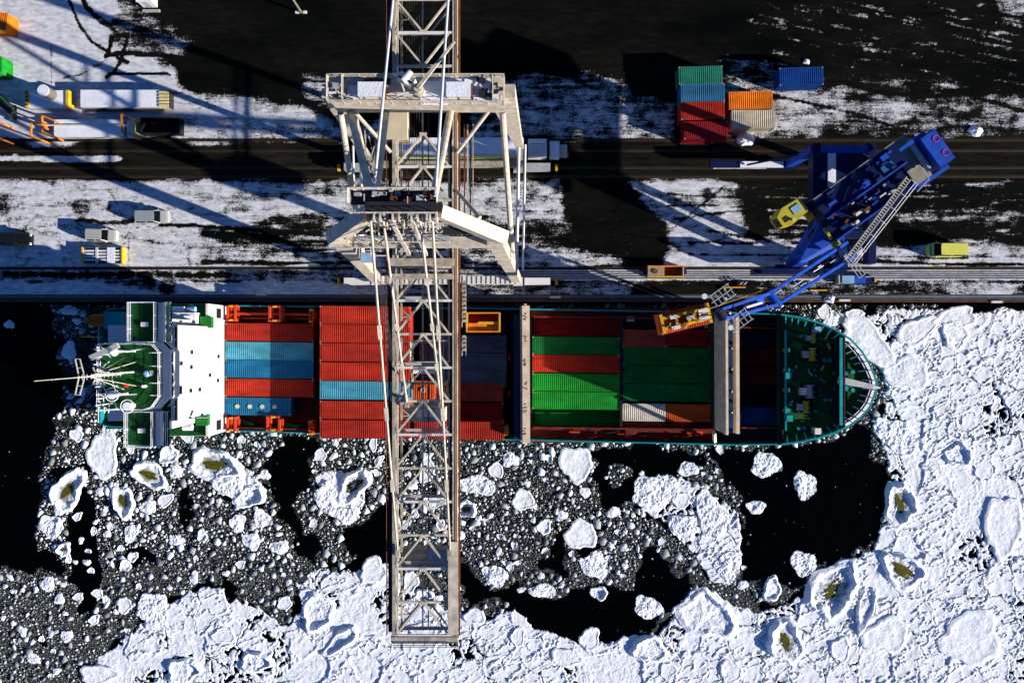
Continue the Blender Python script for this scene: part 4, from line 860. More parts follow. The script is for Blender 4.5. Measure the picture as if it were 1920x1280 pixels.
for (x0, y0, x1, y1, w) in ((1484, 643, 1540, 666, .9), (1462, 601, 1560, 643, .45), (1476, 623, 1540, 646, .3), (1478, 714, 1558, 748, .5), (1520, 733, 1535, 738, 1.1), (1484, 760, 1556, 780, .2), (1508, 667, 1530, 675, .6), (1515, 672, 1545, 669, .5)):
    a, b = P(x0, y0, FZ), P(x1, y1, FZ); q = MB(); q.bar((a.x, a.y, FZ + .03), (b.x, b.y, FZ + .03), w, .05); q.build('sunlit_streak', GREENB, SHIPO)  # bright green strips painted in for streaks of sunlight across the deck
for y in (656, 694, 731, 769): q = MB(); v = P(1476, y, FZ + 1); q.box((v.x, v.y, FZ + .6), (.65, .55, 1.1)); o = q.build('vent_box', TEALD, SHIPO); MB().box((v.x - .45, v.y, FZ + .9), (.15, .4, .3)).build('lamp', ORANGE, o)
for (x, y, m) in ((1533, 618, PALEBLUE), (1533, 808, WHITE), (1480, 784, TEALD), (1478, 704, TEALD)): q = MB(); v = P(x, y, FZ + 1.2); q.box((v.x, v.y, FZ + .7), (.85, .85, 1.4)); q.build('deck_box', m, SHIPO)
for i in range(46):
    x = rr.uniform(1480, 1556); y = rr.uniform(612, 812); v = P(x, y, FZ); q = MB()
    if rr.random() < .5: q.cyl((v.x, v.y, FZ), rr.uniform(.08, .22), rr.uniform(.2, .6), 8)
    else: q.box((v.x, v.y, FZ + .15), (rr.uniform(.15, .9), rr.uniform(.12, .4), .3), rr.uniform(0, 3))
    q.build('deck_fitting', rr.choice([TEALD, GREY, DARKST, NAVY, TEALD]), SHIPO)
# ---- accommodation block
def blk(name, x0, y0, x1, y1, zr, zb, zt, m, parent=SHIPO):
    pts = [tuple(P(x, y, zr))[:2] for x, y in ((x0, y0), (x1, y0), (x1, y1), (x0, y1))]; q = MB(); q.prism(pts, zb, zt); return q.build(name, m, parent)
FX = P(420, 700, 2.5).x; AX = -48.2          # front wall and after wall of the block
def ybox(name, X0, X1, Y0, Y1, z0, z1, m, parent=SHIPO): q = MB(); q.box(((X0 + X1) / 2, (Y0 + Y1) / 2, (z0 + z1) / 2), (X1 - X0, Y1 - Y0, z1 - z0)); return q.build(name, m, parent)
YN, YS = P(420, 571, 2.5).y, P(420, 811, 2.5).y
ybox('poop_deck', P(192, 0, HZ).x, FX - .05, YS + .35, YN - .35, DK, 1.0, GREEND)
LOW = ybox('lower_house', AX, FX, YS + .15, YN - .15, 1.0, 7.6, WHITE)
# recess deck on both sides of the upper house
YU0, YU1 = P(360, 776, 9).y, P(360, 612, 9).y
UP = ybox('upper_house', AX, FX - .004, YU0, YU1, 7.6, 18.0, WHITE)
for (y0, y1) in ((YU1, YN - .15), (YS + .15, YU0)): ybox('side_deck', AX, FX - .35, y0 + .05, y1 - .05, 7.6, 7.66, GREEND, LOW); ybox('front_parapet', FX - .3, FX - .002, y0, y1, 7.6, 8.3, WHITE, LOW)
for (px, py, w) in ((385, 604, 1.5), (378, 787, 1.5)): v = P(px, py, 8.6); MB().box((v.x, v.y, 8.1), (1.5, 1.5, .9)).build('deck_locker', GREENB, LOW)
# portholes
for (px, py) in ((359, 660), (409, 668), (339, 681), (358, 688), (393, 703), (408, 713), (338, 727), (338, 735), (357, 732), (374, 730)):
    f = (px - 960) / (FX * FPX); z = CAMH + 0 - FX * FPX / (px - 960); y = (640 - py) * (CAMH - z) / FPX
    q = MB(); q.box((FX + .02, y, z), (.08, .62, .95)); w_ = q.build('window_frame', GREY, UP); MB().box((FX + .05, y, z), (.06, .44, .75)).build('pane', GLASS, w_)
for s, (y, dy) in enumerate(((YU1, 1), (YU0, -1))):
    for px in (340, 358, 376, 388): v = P(px, 700, 14); MB().box((v.x, y + dy * .03, 14.2), (.8, .08, .8)).build('side_window', GLASS, UP)
    for px in (345, 362, 381): v = P(px, 700, 10.5); MB().box((v.x, y + dy * .03, 10.4), (.8, .08, .8)).build('side_window', GLASS, UP)
for y in (YN - 1.3, YS + 1.3): MB().box((FX + .05, y, 4.6), (.1, 1.3, 1.5)).build('front_opening', BLACK, LOW)
# equipment on the quay side deck and rescue boat on the ice side
v = P(345, 599, 9.5); MB().box((v.x, v.y, 8.7), (3.0, 1.8, 2.0)).build('machinery_casing', WHITE, LOW); MB().box((v.x + .6, v.y + .1, 9.8), (.9, .8, .25)).build('casing_hatch', WHITER, LOW)
q = MB(); v = P(330, 581, 9.5); q.tube((v.x - .8, v.y, 8.6), (v.x + .8, v.y, 8.6), .5, 12); q.build('life_raft_canister', WHITER, LOW); v = P(353, 580, 9.5); MB().tube((v.x - .5, v.y, 8.4), (v.x + .5, v.y, 8.4), .45, 12).build('air_bottle', PALEBLUE, LOW)
v = P(332, 789, 10); q = MB(); q.loft([[(v.x + x, v.y + yy * w, 8.6 + zz) for yy, zz in ((-.6, .8), (-.5, .2), (0, 0), (.5, .2), (.6, .8), (.35, .95), (-.35, .95))] for x, w in ((-1.6, .3), (-.9, .9), (.6, 1), (1.5, .4))]); q.build('rescue_boat', mat('weathered_orange', (.45, .26, .10), .6, rust=.2), LOW)
v = P(346, 802, 9); MB().tube((v.x - .5, v.y, 8.2), (v.x + .7, v.y, 8.2), .42, 12).build('life_raft_canister', WHITER, LOW)
# deck strip in front of the wheelhouse
ZB = 17.99; BF = P(334, 700, 18).x
ybox('bridge_front_deck', P(300, 700, ZB).x, P(332, 700, ZB).x, YU0 + .2, YU1 - .2, 18.0, 18.1, GREEND, UP)
q = MB(); x = P(330, 700, 18).x; railing(q, [(x, YU0 + .1, 18.1), (x, YU1 - .1, 18.1)], 1.1, 3, .04, 1.5); q.build('railing', WHITER, UP)
# wheelhouse with slanting corners and bridge wings
ZW0, ZW1 = 18.1, 20.8
wh = [(192, 643), (278, 643), (302, 642), (318, 659), (318, 744), (299, 765), (272, 769), (188, 769)]
WH = [P(x, y, ZW1) for x, y in wh]
q = MB(); q.prism([(p.x, p.y) for p in WH], ZW0 - .1, ZW1); HOUSE = q.build('wheelhouse', WHITE, SHIPO)
q = MB(); q.prism([(p.x, p.y) for p in [P(x, y, ZW1) for x, y in ((192, 645), (278, 645), (291, 646), (304, 660), (304, 743), (290, 762), (272, 767), (190, 767))]], ZW1, ZW1 + .06); q.build('monkey_island_deck', GREEND, HOUSE)
def wing(name, x0, x1, y0, y1):
    pts = [P(x0, y0, ZW1 - .6), P(x1, y0, ZW1 - .6), P(x1, y1, ZW1 - .6), P(x0, y1, ZW1 - .6)]; q = MB(); q.prism([(p.x, p.y) for p in pts], 19.3, ZW1 - .62); o = q.build(name, WHITE, SHIPO); yc = (pts[0].y + pts[2].y) / 2; ybox('wing_pillar', pts[0].x + .4, pts[1].x - .6, yc - .5, yc + .5, 7.67, 19.29, WHITE, o)
    pts = [P(x0 + 2, y0 + 2, ZW1 - .6), P(x1 - 9, y0 + 2, ZW1 - .6), P(x1 - 9, y1 - 2, ZW1 - .6), P(x0 + 2, y1 - 2, ZW1 - .6)]; q = MB(); q.prism([(p.x, p.y) for p in pts], ZW1 - .62, ZW1 - .56); q.build('wing_deck', GREEND, o)
    v = P((x0 + x1) / 2 - 6, (y0 + y1) / 2 + 4, ZW1 - .2); MB().box((v.x, v.y, ZW1 - .4), (.75, .5, .35)).build('skylight', WHITER, o)
    pts2 = [P(x1 + 7.5, y0, 19.2), P(x1 + 17, y0, 19.2), P(x1 + 17, y1, 19.2), P(x1 + 7.5, y1, 19.2)]; q = MB(); q.prism([(p.x, p.y) for p in pts2], 19.05, 19.2); q.build('wing_walkway', GREEND, o)
    q = MB(); railing(q, [P(x1 + 8, y0, 19.2), P(x1 + 17, y0, 19.2), P(x1 + 17, y1, 19.2)], 1.0, 2, .03, 1.6)
    za = ZW1 - .56; railing(q, [P(x0 + 1, y1, za), P(x0 + 1, y0, za), P(x1 - 9, y0, za)], 1.1, 3, .027, 1.4); railing(q, [P(x1 - 9, y0, za), P(x1 - 9, y1, za)], 1.1, 3, .027, 1.4); railing(q, [P(x0 + 1, y1, za), P(x1 - 9, y1, za)], 1.1, 2, .04, 1.6)
    q.build('railing', WHITER, o); return o
wing('bridge_wing', 246, 305, 567, 641); wing('bridge_wing', 240, 300, 771, 836)
q = MB(); za = ZW1 + .06; ed = [P(x, y, za) for x, y in ((192, 645), (278, 645), (291, 646), (304, 660), (304, 743), (290, 762), (272, 767), (190, 767))]
railing(q, ed, 1.1, 3, .03, 1.3, True); q.build('railing', WHITER, HOUSE)
# slanting wheelhouse windows
fr = [P(x, y, 20) for x, y in ((303, 643), (319, 660), (319, 743), (300, 765))]; q = MB()
for a, b in zip(fr[:-1], fr[1:]):
    L = (b - a).length; m_ = max(1, int(L / 1.1)); nrm = Vector(((b - a).y, -(b - a).x, 0)).normalized(); nrm = nrm if nrm.x > 0 else -nrm
    for i in range(m_):
        p0 = a.lerp(b, (i + .12) / m_); p1 = a.lerp(b, (i + .88) / m_); q = MB(); q.add([p0 + nrm * .22 + Vector((0, 0, -1.1)), p1 + nrm * .22 + Vector((0, 0, -1.1)), p1 + nrm * .32 + Vector((0, 0, .2)), p0 + nrm * .32 + Vector((0, 0, .2)), p0 + Vector((0, 0, -1.1)), p1 + Vector((0, 0, -1.1)), p1 + Vector((0, 0, .2)), p0 + Vector((0, 0, .2))], [(0, 1, 2, 3), (4, 7, 6, 5), (0, 4, 5, 1), (2, 6, 7, 3), (1, 5, 6, 2), (0, 3, 7, 4)]); q.build('bridge_window', GLASS, HOUSE)
# awning strip below the windows (pale grey)
q = MB()
fr2 = [P(x, y, 19.5) for x, y in ((300, 567), (300, 640), (317, 658), (317, 745), (296, 768), (291, 836))]
for a, b in zip(fr2[:-1], fr2[1:]): q.bar(a, b, .55, .12)
q.build('window_visor', mat('pale_grey_paint', (.45, .48, .52), .5, var=.1), HOUSE)
# mast, radar and aerials aft on the monkey island
MSTZ = 21.0; mp = P(200, 703, 24)
q = MB(); q.bar((mp.x, mp.y, ZW1), (mp.x, mp.y, 30.0), .24, .24, .14, .14)
for s in (-1, 1): q.tube((mp.x + 1.8, mp.y + s * 1.4, ZW1), (mp.x, mp.y, 28.0), .045, 6); q.tube((mp.x + .4, mp.y + s * 1.8, ZW1), (mp.x, mp.y, 27.5), .045, 6)
for z, w in ((25.0, .9), (28.6, 1.9)):
    [(q.bar((mp.x, mp.y, z), (mp.x - .5, mp.y + s * w, z), .1, .1), q.bar((mp.x - .6, mp.y, z), (mp.x - 1.0, mp.y + s * w, z), .1, .1)) for s in (-1, 1)]
    [q.bar((mp.x - .5 * abs(k) / 2, mp.y + w * k / 2, z), (mp.x - .6 - .4 * abs(k) / 2, mp.y + w * k / 2, z), .08, .08) for k in (-2, -1, 0, 1, 2)]
q.tube((mp.x, mp.y, 30), (mp.x, mp.y, 37.5), .05, 6, .03)
for k in range(10): z = 21.5 + k * .9; q.bar((mp.x + .3, mp.y - .3, z), (mp.x + .3, mp.y + .3, z), .05)
MAST = q.build('mast', mat('pale_mast_paint', (.5, .48, .4), .6), SHIPO)
for (x0, y0, x1, y1, z, w) in ((200, 664, 270, 654, 22.4, .12), (198, 657, 254, 659, 22.8, .16), (182, 702, 226, 700, 26.5, .2), (190, 742, 256, 739, 22.6, .12), (200, 743, 240, 737, 22.8, .18), (180, 770, 240, 766, 22.2, .16)):
    q = MB(); q.bar(P(x0, y0, z), P(x1, y1, z), w, w * .8); a = P((x0 + x1) / 2, (y0 + y1) / 2, z); q.tube((a.x, a.y, ZW1), (a.x, a.y, z), .1, 6); q.build('radar_bar', WHITER, SHIPO if x0 < 189 else HOUSE)
q = MB(); q.bar(P(170, 671, 23.2), P(222, 647, 23.2), .55, .5); a = P(200, 657, 23.0); q.tube((a.x, a.y, ZW1), (a.x, a.y, 23.2), .12, 6); q.build('radar_scanner', GREY, HOUSE)
for (x, y, R) in ((208, 740, .75), (237, 762, .75)):
    v = P(x, y, 22.5); q = MB(); q.ring((v.x, v.y, 22.3), R, .06, 20, 5); q.cyl((v.x, v.y, ZW1), .3, 1.6, 10, .5); q.bar((v.x - R, v.y, 22.3), (v.x + R, v.y, 22.3), .07); q.build('satellite_dish', WHITER, HOUSE)
v = P(208, 660, 22); q = MB(); q.cyl((v.x, v.y, ZW1), .35, .5, 12); q.cyl((v.x, v.y, ZW1 + .5), .5, .5, 12, .2); q.build('satellite_dome', WHITER, HOUSE)
rv = random.Random(4)
for i in range(20):
    x = rv.uniform(188, 222); y = rv.uniform(648, 768); a = P(x, y, ZW1); L = rv.uniform(.6, 2.2); t = rv.uniform(0, 6.28)
    q = MB(); q.tube((a.x, a.y, ZW1), (a.x, a.y, ZW1 + rv.uniform(.8, 2.5)), .05, 5); q.tube((a.x - math.cos(t) * L / 2, a.y - math.sin(t) * L / 2, ZW1 + .8), (a.x + math.cos(t) * L / 2, a.y + math.sin(t) * L / 2, ZW1 + .8), .045, 5); q.build('aerial', WHITER, HOUSE)
v = P(276, 700, 21.5); q = MB(); q.cyl((v.x, v.y, ZW1), .35, .8, 14); q.cyl((v.x, v.y, ZW1 + .8), .42, .3, 14, .2); q.build('compass_binnacle', PALEBLUE, HOUSE); v = P(284, 699, 21.5); MB().ring((v.x, v.y, ZW1 + .7), .28, .07, 14, 5, 'x').build('compass_ring', GREY, HOUSE)
v = P(235, 723, 21.3); MB().cyl((v.x, v.y, ZW1), .22, .7, 10, .15).build('float_beacon', RED, HOUSE); v = P(270, 724, 21.3); MB().cyl((v.x, v.y, ZW1), .17, .8, 10).build('signal_lamp', WHITER, HOUSE)
for y in (661, 686, 718, 741): a, b = P(280, y, 21.6), P(302, y, 21.6); q = MB(); q.tube(a, b, .05, 5); q.tube((a.x, a.y, ZW1), a, .05, 5); q.build('awning_pole', WHITER, HOUSE)
# funnel casing and free fall boat on the stern
v = P(231, 602, 14); MB().box((v.x - .3, v.y, 8.5), (2.0, 2.2, 15)).build('funnel', TEALD, SHIPO)
v = P(212, 628, 8); MB().box((v.x, v.y, 4), (1.6, 1.2, 6)).build('stern_house', GREY, SHIPO)
v = P(190, 600, 3.5); q = MB(); q.loft([[(v.x + x, v.y + yy * w, 1.3 + zz * hh) for yy, zz in ((-1, 1), (-.9, .3), (0, 0), (.9, .3), (1, 1), (.6, 1.9), (-.6, 1.9))] for x, w, hh in ((-2.8, .25, .8), (-2, .8, 1), (1.4, 1, 1), (2.4, .5, .9))]); q.build('free_fall_boat', mat('orange_gel_coat', (.30, .09, .015), .5), SHIPO)
q = MB(); q.bar(P(150, 631, 7), P(190, 632, 7.5), .14); q.build('stern_davit', YELLOW, SHIPO)
q = MB(); railing(q, [P(192, 592, 1), P(192, 790, 1)], 1.1, 3, .04); railing(q, [P(215, 624, 7), P(245, 624, 7), P(245, 642, 7), P(215, 642, 7)], 1.1, 3, .04, 1.2, True); q.build('stern_railing', WHITER, SHIPO)
# ---------------------------------------------------------------- cream ship to shore crane
XC = -9.05
CR = thing('container_crane', (XC, 16.5, 0), 'cream ship to shore gantry crane with long lattice boom reaching over the ship', 'crane')
V3 = Vector
def piece(name, m, fn, parent=CR, smooth=False): q = MB(); fn(q); return q.build(name, m, parent, smooth)
YF0, YF1, YF2 = 8.6, 10.0, 11.0; ZE, ZA = 36.5, 46.0
for s in (-1, 1):
    eb = V3((XC + s * 7.5, YF1, ZE)); bs = V3((XC + s * 9.7, YF0, 2.4)); ap = V3((XC + s * 2.7, YF2, ZA))
    leg = piece('waterside_leg', CREAM, lambda q: q.bar(eb + V3((-s * .1, 0, .3)), bs, 1.5, 1.45, 1.15, 1.1))
    for k in (.33, .66): p = eb.lerp(bs, k); piece('flange_ring', CREAMD, lambda q: q.bar(p + V3((0, 0, .05)), p - V3((0, 0, .05)), 1.58 - .3 * k, 1.56 - .3 * k), leg)
    piece('upper_strut', CREAM, lambda q: q.bar(eb + V3((s * .55, 0, -.2)), ap, 1.35, 1.5, 1.1, 1.2, up=(0, 0, 1)))
    piece('rear_leg', CREAM, lambda q: q.bar((XC + s * 8.0, 24.2, 35.9), (XC + s * 10.0, 24.6, 13), 2.7, 1.3, .9, .8))
    piece('rear_column', CREAMD, lambda q: q.bar((XC + s * 10.0, 24.6, 13), (XC + s * 10.2, 24.6, 1.6), .8, .7, .6, .6))
    for (dx, r_) in ((9.9, .2), (10.7, .14)): piece('tie_pipe', WHITE, lambda q: q.tube((XC + s * dx, 24.4, 13.3 + dx - 9.9), (XC + s * (dx - .3), 8.9, 13.3 + dx - 9.9), r_, 8))
    piece('diagonal_brace', CREAM, lambda q: q.tube((XC + s * 8.1, 22.9, 33.4), (XC + s * 9.2, 9.4, 14.5), .32, 10))
    piece('knee_brace', CREAM, lambda q: q.tube((XC + s * 6.7, 22.9, 33.6), (XC + s * 3.4, 19.4, 31.2), .2, 8))
    piece('knee_brace', CREAM, lambda q: q.tube((XC + s * 5.9, 12.2, 34.4), (XC + s * 3.4, 15.4, 31.2), .2, 8))
    for yb, nm in ((YF0, 'waterside_bogie'), (24.6, 'landside_bogie')):
        piece(nm, WHITE if yb < 10 else GREY, lambda q: q.box((XC + s * 12.6, yb - .2, 1.15), (3.6, .95, 1.5)))
        o = piece(nm, WHITE if yb < 10 else GREY, lambda q: q.box((XC + s * 9.9, yb - .2, 1.0), (1.3, 1.1, 1.9)))
        for k in (-1.2, -.3, .3, 1.2):
            piece('wheel', DARKST, lambda q: q.tube((XC + s * (11.6 + k), yb - .12, .42), (XC + s * (11.6 + k), yb + .12, .42), .34, 12), o)
        piece('buffer', YELLOW, lambda q: q.box((XC + s * 15.3, yb - .2, 1.0), (.3, .9, .7)), o)
piece('waterside_sill', WHITE, lambda q: q.box((XC, YF0 - .15, 2.9), (20.6, 1.1, 1.1)))
def ribs(q):
    for i in range(30): q.box((XC - 9.6 + i * .66, YF0 - .15, 3.49), (.07, 1.12, .06))
piece('sill_ribs', CREAMD, ribs); piece('landside_sill', CREAMD, lambda q: q.box((XC, 24.6, 2.2), (20.6, .8, .9)))
piece('portal_beam', CREAM, lambda q: q.box((XC, YF1 - .35, ZE - 1.2), (15.4, .95, 1.5))); piece('portal_beam_upper', DARKST, lambda q: q.box((XC, YF1 + .65, ZE - .6), (13.0, .5, .9)))
piece('portal_beam', CREAMD, lambda q: q.box((XC, 8.0, 32.6), (6.4, .7, .9))); piece('portal_beam', CREAMD, lambda q: q.box((XC - .1, 6.6, 31.9), (6.4, .5, .8)))
# apex platform
piece('apex_girder', DARKST, lambda q: q.box((XC, YF2 + .25, ZA + .1), (6.4, .8, .9))); piece('apex_platform', DARKST, lambda q: q.box((XC - .9, YF2 + 1.1, ZA - .1), (7.2, 1.2, .1)))
def apex_rail(q):
    railing(q, [(XC - 4.6, YF2 + .6, ZA), (XC - 4.6, YF2 + 1.75, ZA), (XC + 2.8, YF2 + 1.75, ZA), (XC + 2.8, YF2 + .6, ZA)], 1.1, 3, .045, 1.2)
    railing(q, [(XC - 4.4, YF2 - .3, ZA + .2), (XC + 2.8, YF2 - .3, ZA + .2)], .9, 2, .04, 1.0)
piece('apex_railing', CREAM, apex_rail)
ra = random.Random(12)
for i in range(12): x = XC - 3.0 + i * .52; piece('sheave', CREAM if i % 3 else DARKST, lambda q: q.tube((x - .07, YF2 - .5, ZA + .1), (x + .07, YF2 - .5, ZA + .1), .5, 14))
for i in range(9): x = XC - 3 + i * .72; piece('sheave_bracket', CREAM, lambda q: q.bar((x, YF2 - 1.4, ZA - .9), (x, YF2 + .4, ZA + .3), .1, .22))
for i, dx in enumerate((-.85, .85)):
    piece('hoist_mast', CREAM, lambda q: q.bar((XC + dx - .4, YF2 - .6, ZA - .4), (XC + dx - .4, 8.7, 33.2), .32, .32))
def ladder(q):
    for k in (-.28, .28): q.bar((XC - .4 + k, YF2 - .6, ZA - .6), (XC - .4 + k, 8.8, 33.4), .07)
    for i in range(18): t = i / 18; z = ZA - .6 - t * 12.4; y = YF2 - .6 - t * 2.2; q.bar((XC - .68, y, z), (XC - .12, y, z), .06); q.bar((XC - .68, y, z), (XC - .12, y - .12, z - .7), .04)
piece('ladder', DARKST, ladder)
for i in range(26):
    p = V3((XC + ra.uniform(-5.2, 2.8), ra.uniform(9.6, 11.6), ra.uniform(37, 42)))
    piece('platform_bracket', ra.choice([CREAM, CREAMD, DARKST, GREY]), lambda q: q.bar(p, p + V3(ra.choice([(ra.uniform(.5, 2.4), 0, 0), (0, ra.uniform(-1.2, -.4), 0), (0, 0, -ra.uniform(1, 3))])), .09, .09))
for (x0, x1, y, z) in ((-5.6, 3.2, 9.6, 38.2), (-5.2, 2.8, 10.9, 40.0)): piece('service_platform', GREY, lambda q: q.box((XC + (x0 + x1) / 2, y, z), (x1 - x0, .6, .08)))
def sp_rail(q):
    railing(q, [(XC - 5.6, 9.25, 38.25), (XC + 3.2, 9.25, 38.25)], 1.0, 2, .04, 1.1); railing(q, [(XC - 5.2, 10.55, 40.05), (XC + 2.8, 10.55, 40.05)], 1.0, 2, .04, 1.1)
    railing(q, [(XC - 4.4, 9.0, 36.2), (XC - 2.8, 9.0, 36.2), (XC - 2.8, 8.2, 36.2), (XC - 4.4, 8.2, 36.2)], 1.0, 2, .04, .8, True)
piece('service_railing', CREAM, sp_rail)
for i in range(90):                     # tangle of brackets, conduits and hoops on the head works
    p = V3((XC + ra.uniform(-3.6, 2.9), ra.uniform(8.8, 12.4), ra.uniform(39, 46.8))); d_ = V3(ra.choice([(ra.uniform(.3, 1.3), 0, 0), (0, ra.uniform(.3, 1.1), 0), (ra.uniform(-.5, .5), ra.uniform(-.6, .6), ra.uniform(-1.2, .3))]))
    w_ = ra.uniform(.05, .12); piece('head_fitting', ra.choice([CREAM, CREAM, WHITE, DARKST, RUSTY, GREY]), lambda q: q.bar(p, p + d_, w_, w_))
for i in range(14): p = V3((XC + ra.uniform(-4.4, 2.6), YF2 + ra.uniform(.7, 1.7), ZA - .02)); piece('head_cabinet', ra.choice([DARKST, NAVY, GREY, RUSTY]), lambda q: q.box(p + V3((0, 0, .25)), (ra.uniform(.2, .8), ra.uniform(.2, .5), .5)))
# landside top beam
piece('rear_beam', CREAM, lambda q: q.prism([(XC - 8.75, 25.6), (XC - 8.75, 23.3), (XC - 8.2, 22.8), (XC + 8.35, 22.8), (XC + 8.35, 25.6)], 33.6, 36.0))
piece('rear_beam_chamfer', CREAMD, lambda q: q.prism([(XC - 8.6, 25.4), (XC - 8.6, 23.6), (XC - 6.6, 22.9), (XC - 5.6, 25.4)], 32.4, 33.59))
def rb_rail(q): railing(q, [(XC - 8.65, 25.5, 36), (XC - 8.65, 23.0, 36), (XC + 8.25, 22.9, 36), (XC + 8.25, 25.5, 36)], 1.1, 3, .045, 1.5, True); railing(q, [(XC - 7.2, 23.1, 36), (XC - 7.2, 25.4, 36)], 1.1, 2, .045); railing(q, [(XC + 7.2, 23.1, 36), (XC + 7.2, 25.4, 36)], 1.1, 2, .045)
piece('rear_beam_railing', CREAM, rb_rail)
for i, (dx, w, dd) in enumerate(((-4.45, 2.35, 1.3), (3.95, 2.25, 1.3))):
    o = piece('winch_cabinet', WHITE, lambda q: q.box((XC + dx, 24.05, 36.5), (w, dd, 1.0))); piece('cabinet_lid', SNOWTOP, lambda q: q.box((XC + dx, 24.05, 37.03), (w + .08, dd + .08, .06)), o); piece('cabinet_post', RUSTY, lambda q: q.box((XC + dx + w / 2 + .12, 24.05, 36.4), (.14, dd, .8)))
piece('snow_layer', SNOWTOP, lambda q: q.box((XC + 1.5, 24.0, 36.03), (2.6, 2.3, .06))); piece('snow_layer', SNOWTOP, lambda q: q.box((XC + 4.4, 25.1, 36.05), (4.8, .5, .1))); piece('snow_layer', SNOWTOP, lambda q: q.box((XC + 6.1, 24.0, 36.03), (1.6, 1.9, .06))); piece('snow_layer', SNOWTOP, lambda q: q.box((XC - 6.3, 23.9, 36.03), (1.1, 1.6, .06))); piece('rust_patch_plate', RUSTY, lambda q: q.box((XC - 4.0, 25.1, 36.04), (2.6, .6, .07)))
jb = piece('service_crane_column', CREAM, lambda q: (q.cyl((XC + .15, 24.0, 36.0), .55, .9, 18), q.cyl((XC + .15, 24.0, 36.9), .4, .6, 16)))
piece('service_jib', CREAM, lambda q: q.bar((XC + .15, 24.0, 37.6), (XC + 3.7, 28.0, 38.6), .34, .34, .2, .2)); piece('service_jib_hook', DARKST, lambda q: q.tube((XC + 3.7, 28.0, 38.5), (XC + 3.7, 28.0, 33), .03, 5))
piece('service_winch', WHITE, lambda q: (q.box((XC - 1.0, 24.9, 36.9), (1.5, .9, 1.2), -.5), q.tube((XC - 1.3, 24.6, 37.7), (XC - .5, 25.5, 37.7), .3, 10), q.bar((XC - 2.2, 25.4, 37.4), (XC + .1, 24.2, 37.4), .2), q.bar((XC - 1.9, 26.0, 37.2), (XC - 1.2, 23.8, 37.2), .16), q.bar((XC - 2.0, 23.6, 36.6), (XC, 24.0, 36.6), .18), q.bar((XC - 2.0, 23.3, 36.6), (XC, 23.8, 36.6), .14)))
for i in range(22):
    p = V3((XC + ra.choice([ra.uniform(-8.4, -5.8), ra.uniform(5.4, 8.0)]), ra.uniform(23.2, 25.3), 36.2)); piece('winch_part', ra.choice([CREAM, GREY, DARKST, WHITE]), lambda q: q.box(p, (ra.uniform(.2, .9), ra.uniform(.15, .6), ra.uniform(.3, .9)), ra.uniform(-.3, .3)))
for (x0, x1) in ((-7.05, -3.0), (-3.5, -2.6), (2.9, 2.6)): piece('rear_strut', CREAM, lambda q: q.tube((XC + x0, 22.7, 33.8), (XC + x1 * .95, YF2 + 1.4, ZA - .3), .36, 12))
for s in (-1, 1): piece('backstay', WHITE, lambda q: q.tube((XC + s * 2.6, YF2 + 1.2, ZA + .2), (XC + s * 2.75, 38.5, 31.6), .13, 8))
# boom
BY0, BY1, BZ = -30.3, 56.0, 31.0
piece('main_girder', CREAM, lambda q: q.box((XC + 3.16, (BY0 + BY1) / 2, BZ - .7), (.46, BY1 - BY0, 1.4))); piece('main_girder', CREAMD, lambda q: q.box((XC - 3.15, (BY0 + BY1) / 2, BZ - .7), (.26, BY1 - BY0, 1.4)))
piece('girder_flange', mat('rust_stained_flange', (.30, .19, .09), .7, rust=.3, var=.5, stretch=(1, .3, 1)), lambda q: q.box((XC + 3.29, (BY0 + BY1) / 2, BZ + .02), (.26, BY1 - BY0, .036))); piece('cable_trough', DARKST, lambda q: q.box((XC + 2.74, (BY0 + BY1) / 2, BZ - .3), (.22, BY1 - BY0, .08))); piece('trolley_rail', RUSTY, lambda q: q.box((XC + 3.6, (BY0 + BY1) / 2, BZ - .35), (.18, BY1 - BY0, .3))); piece('walkway', DARKST, lambda q: q.box((XC - 3.62, (BY0 + BY1) / 2, BZ - 1.2), (.5, BY1 - BY0, .06)))
piece('girder_cover', CREAM, lambda q: q.box((XC + 3.0, (-30.0 - 20.6) / 2, BZ + .12), (1.0, 9.5, .24)))
def wrail(q): railing(q, [(XC - 3.9, BY0, BZ - 1.17), (XC - 3.9, BY1, BZ - 1.17)], 1.05, 2, .035, 1.7)
piece('walkway_railing', RUSTY, wrail)
for (dx, z, r_, m) in ((-2.75, BZ - .1, .09, CREAM), (-2.5, BZ - 1.3, .1, CREAMD), (2.45, BZ - 1.4, .1, GREY), (-.35, BZ - 1.9, .07, GREY), (.25, BZ - 1.9, .05, DARKST)): piece('chord_pipe', m, lambda q: q.box((XC + dx, (BY0 + BY1) / 2, z), (r_ * 2, BY1 - BY0, r_ * 2)))
sp = 3.45; ny = int((BY1 - BY0) / sp)
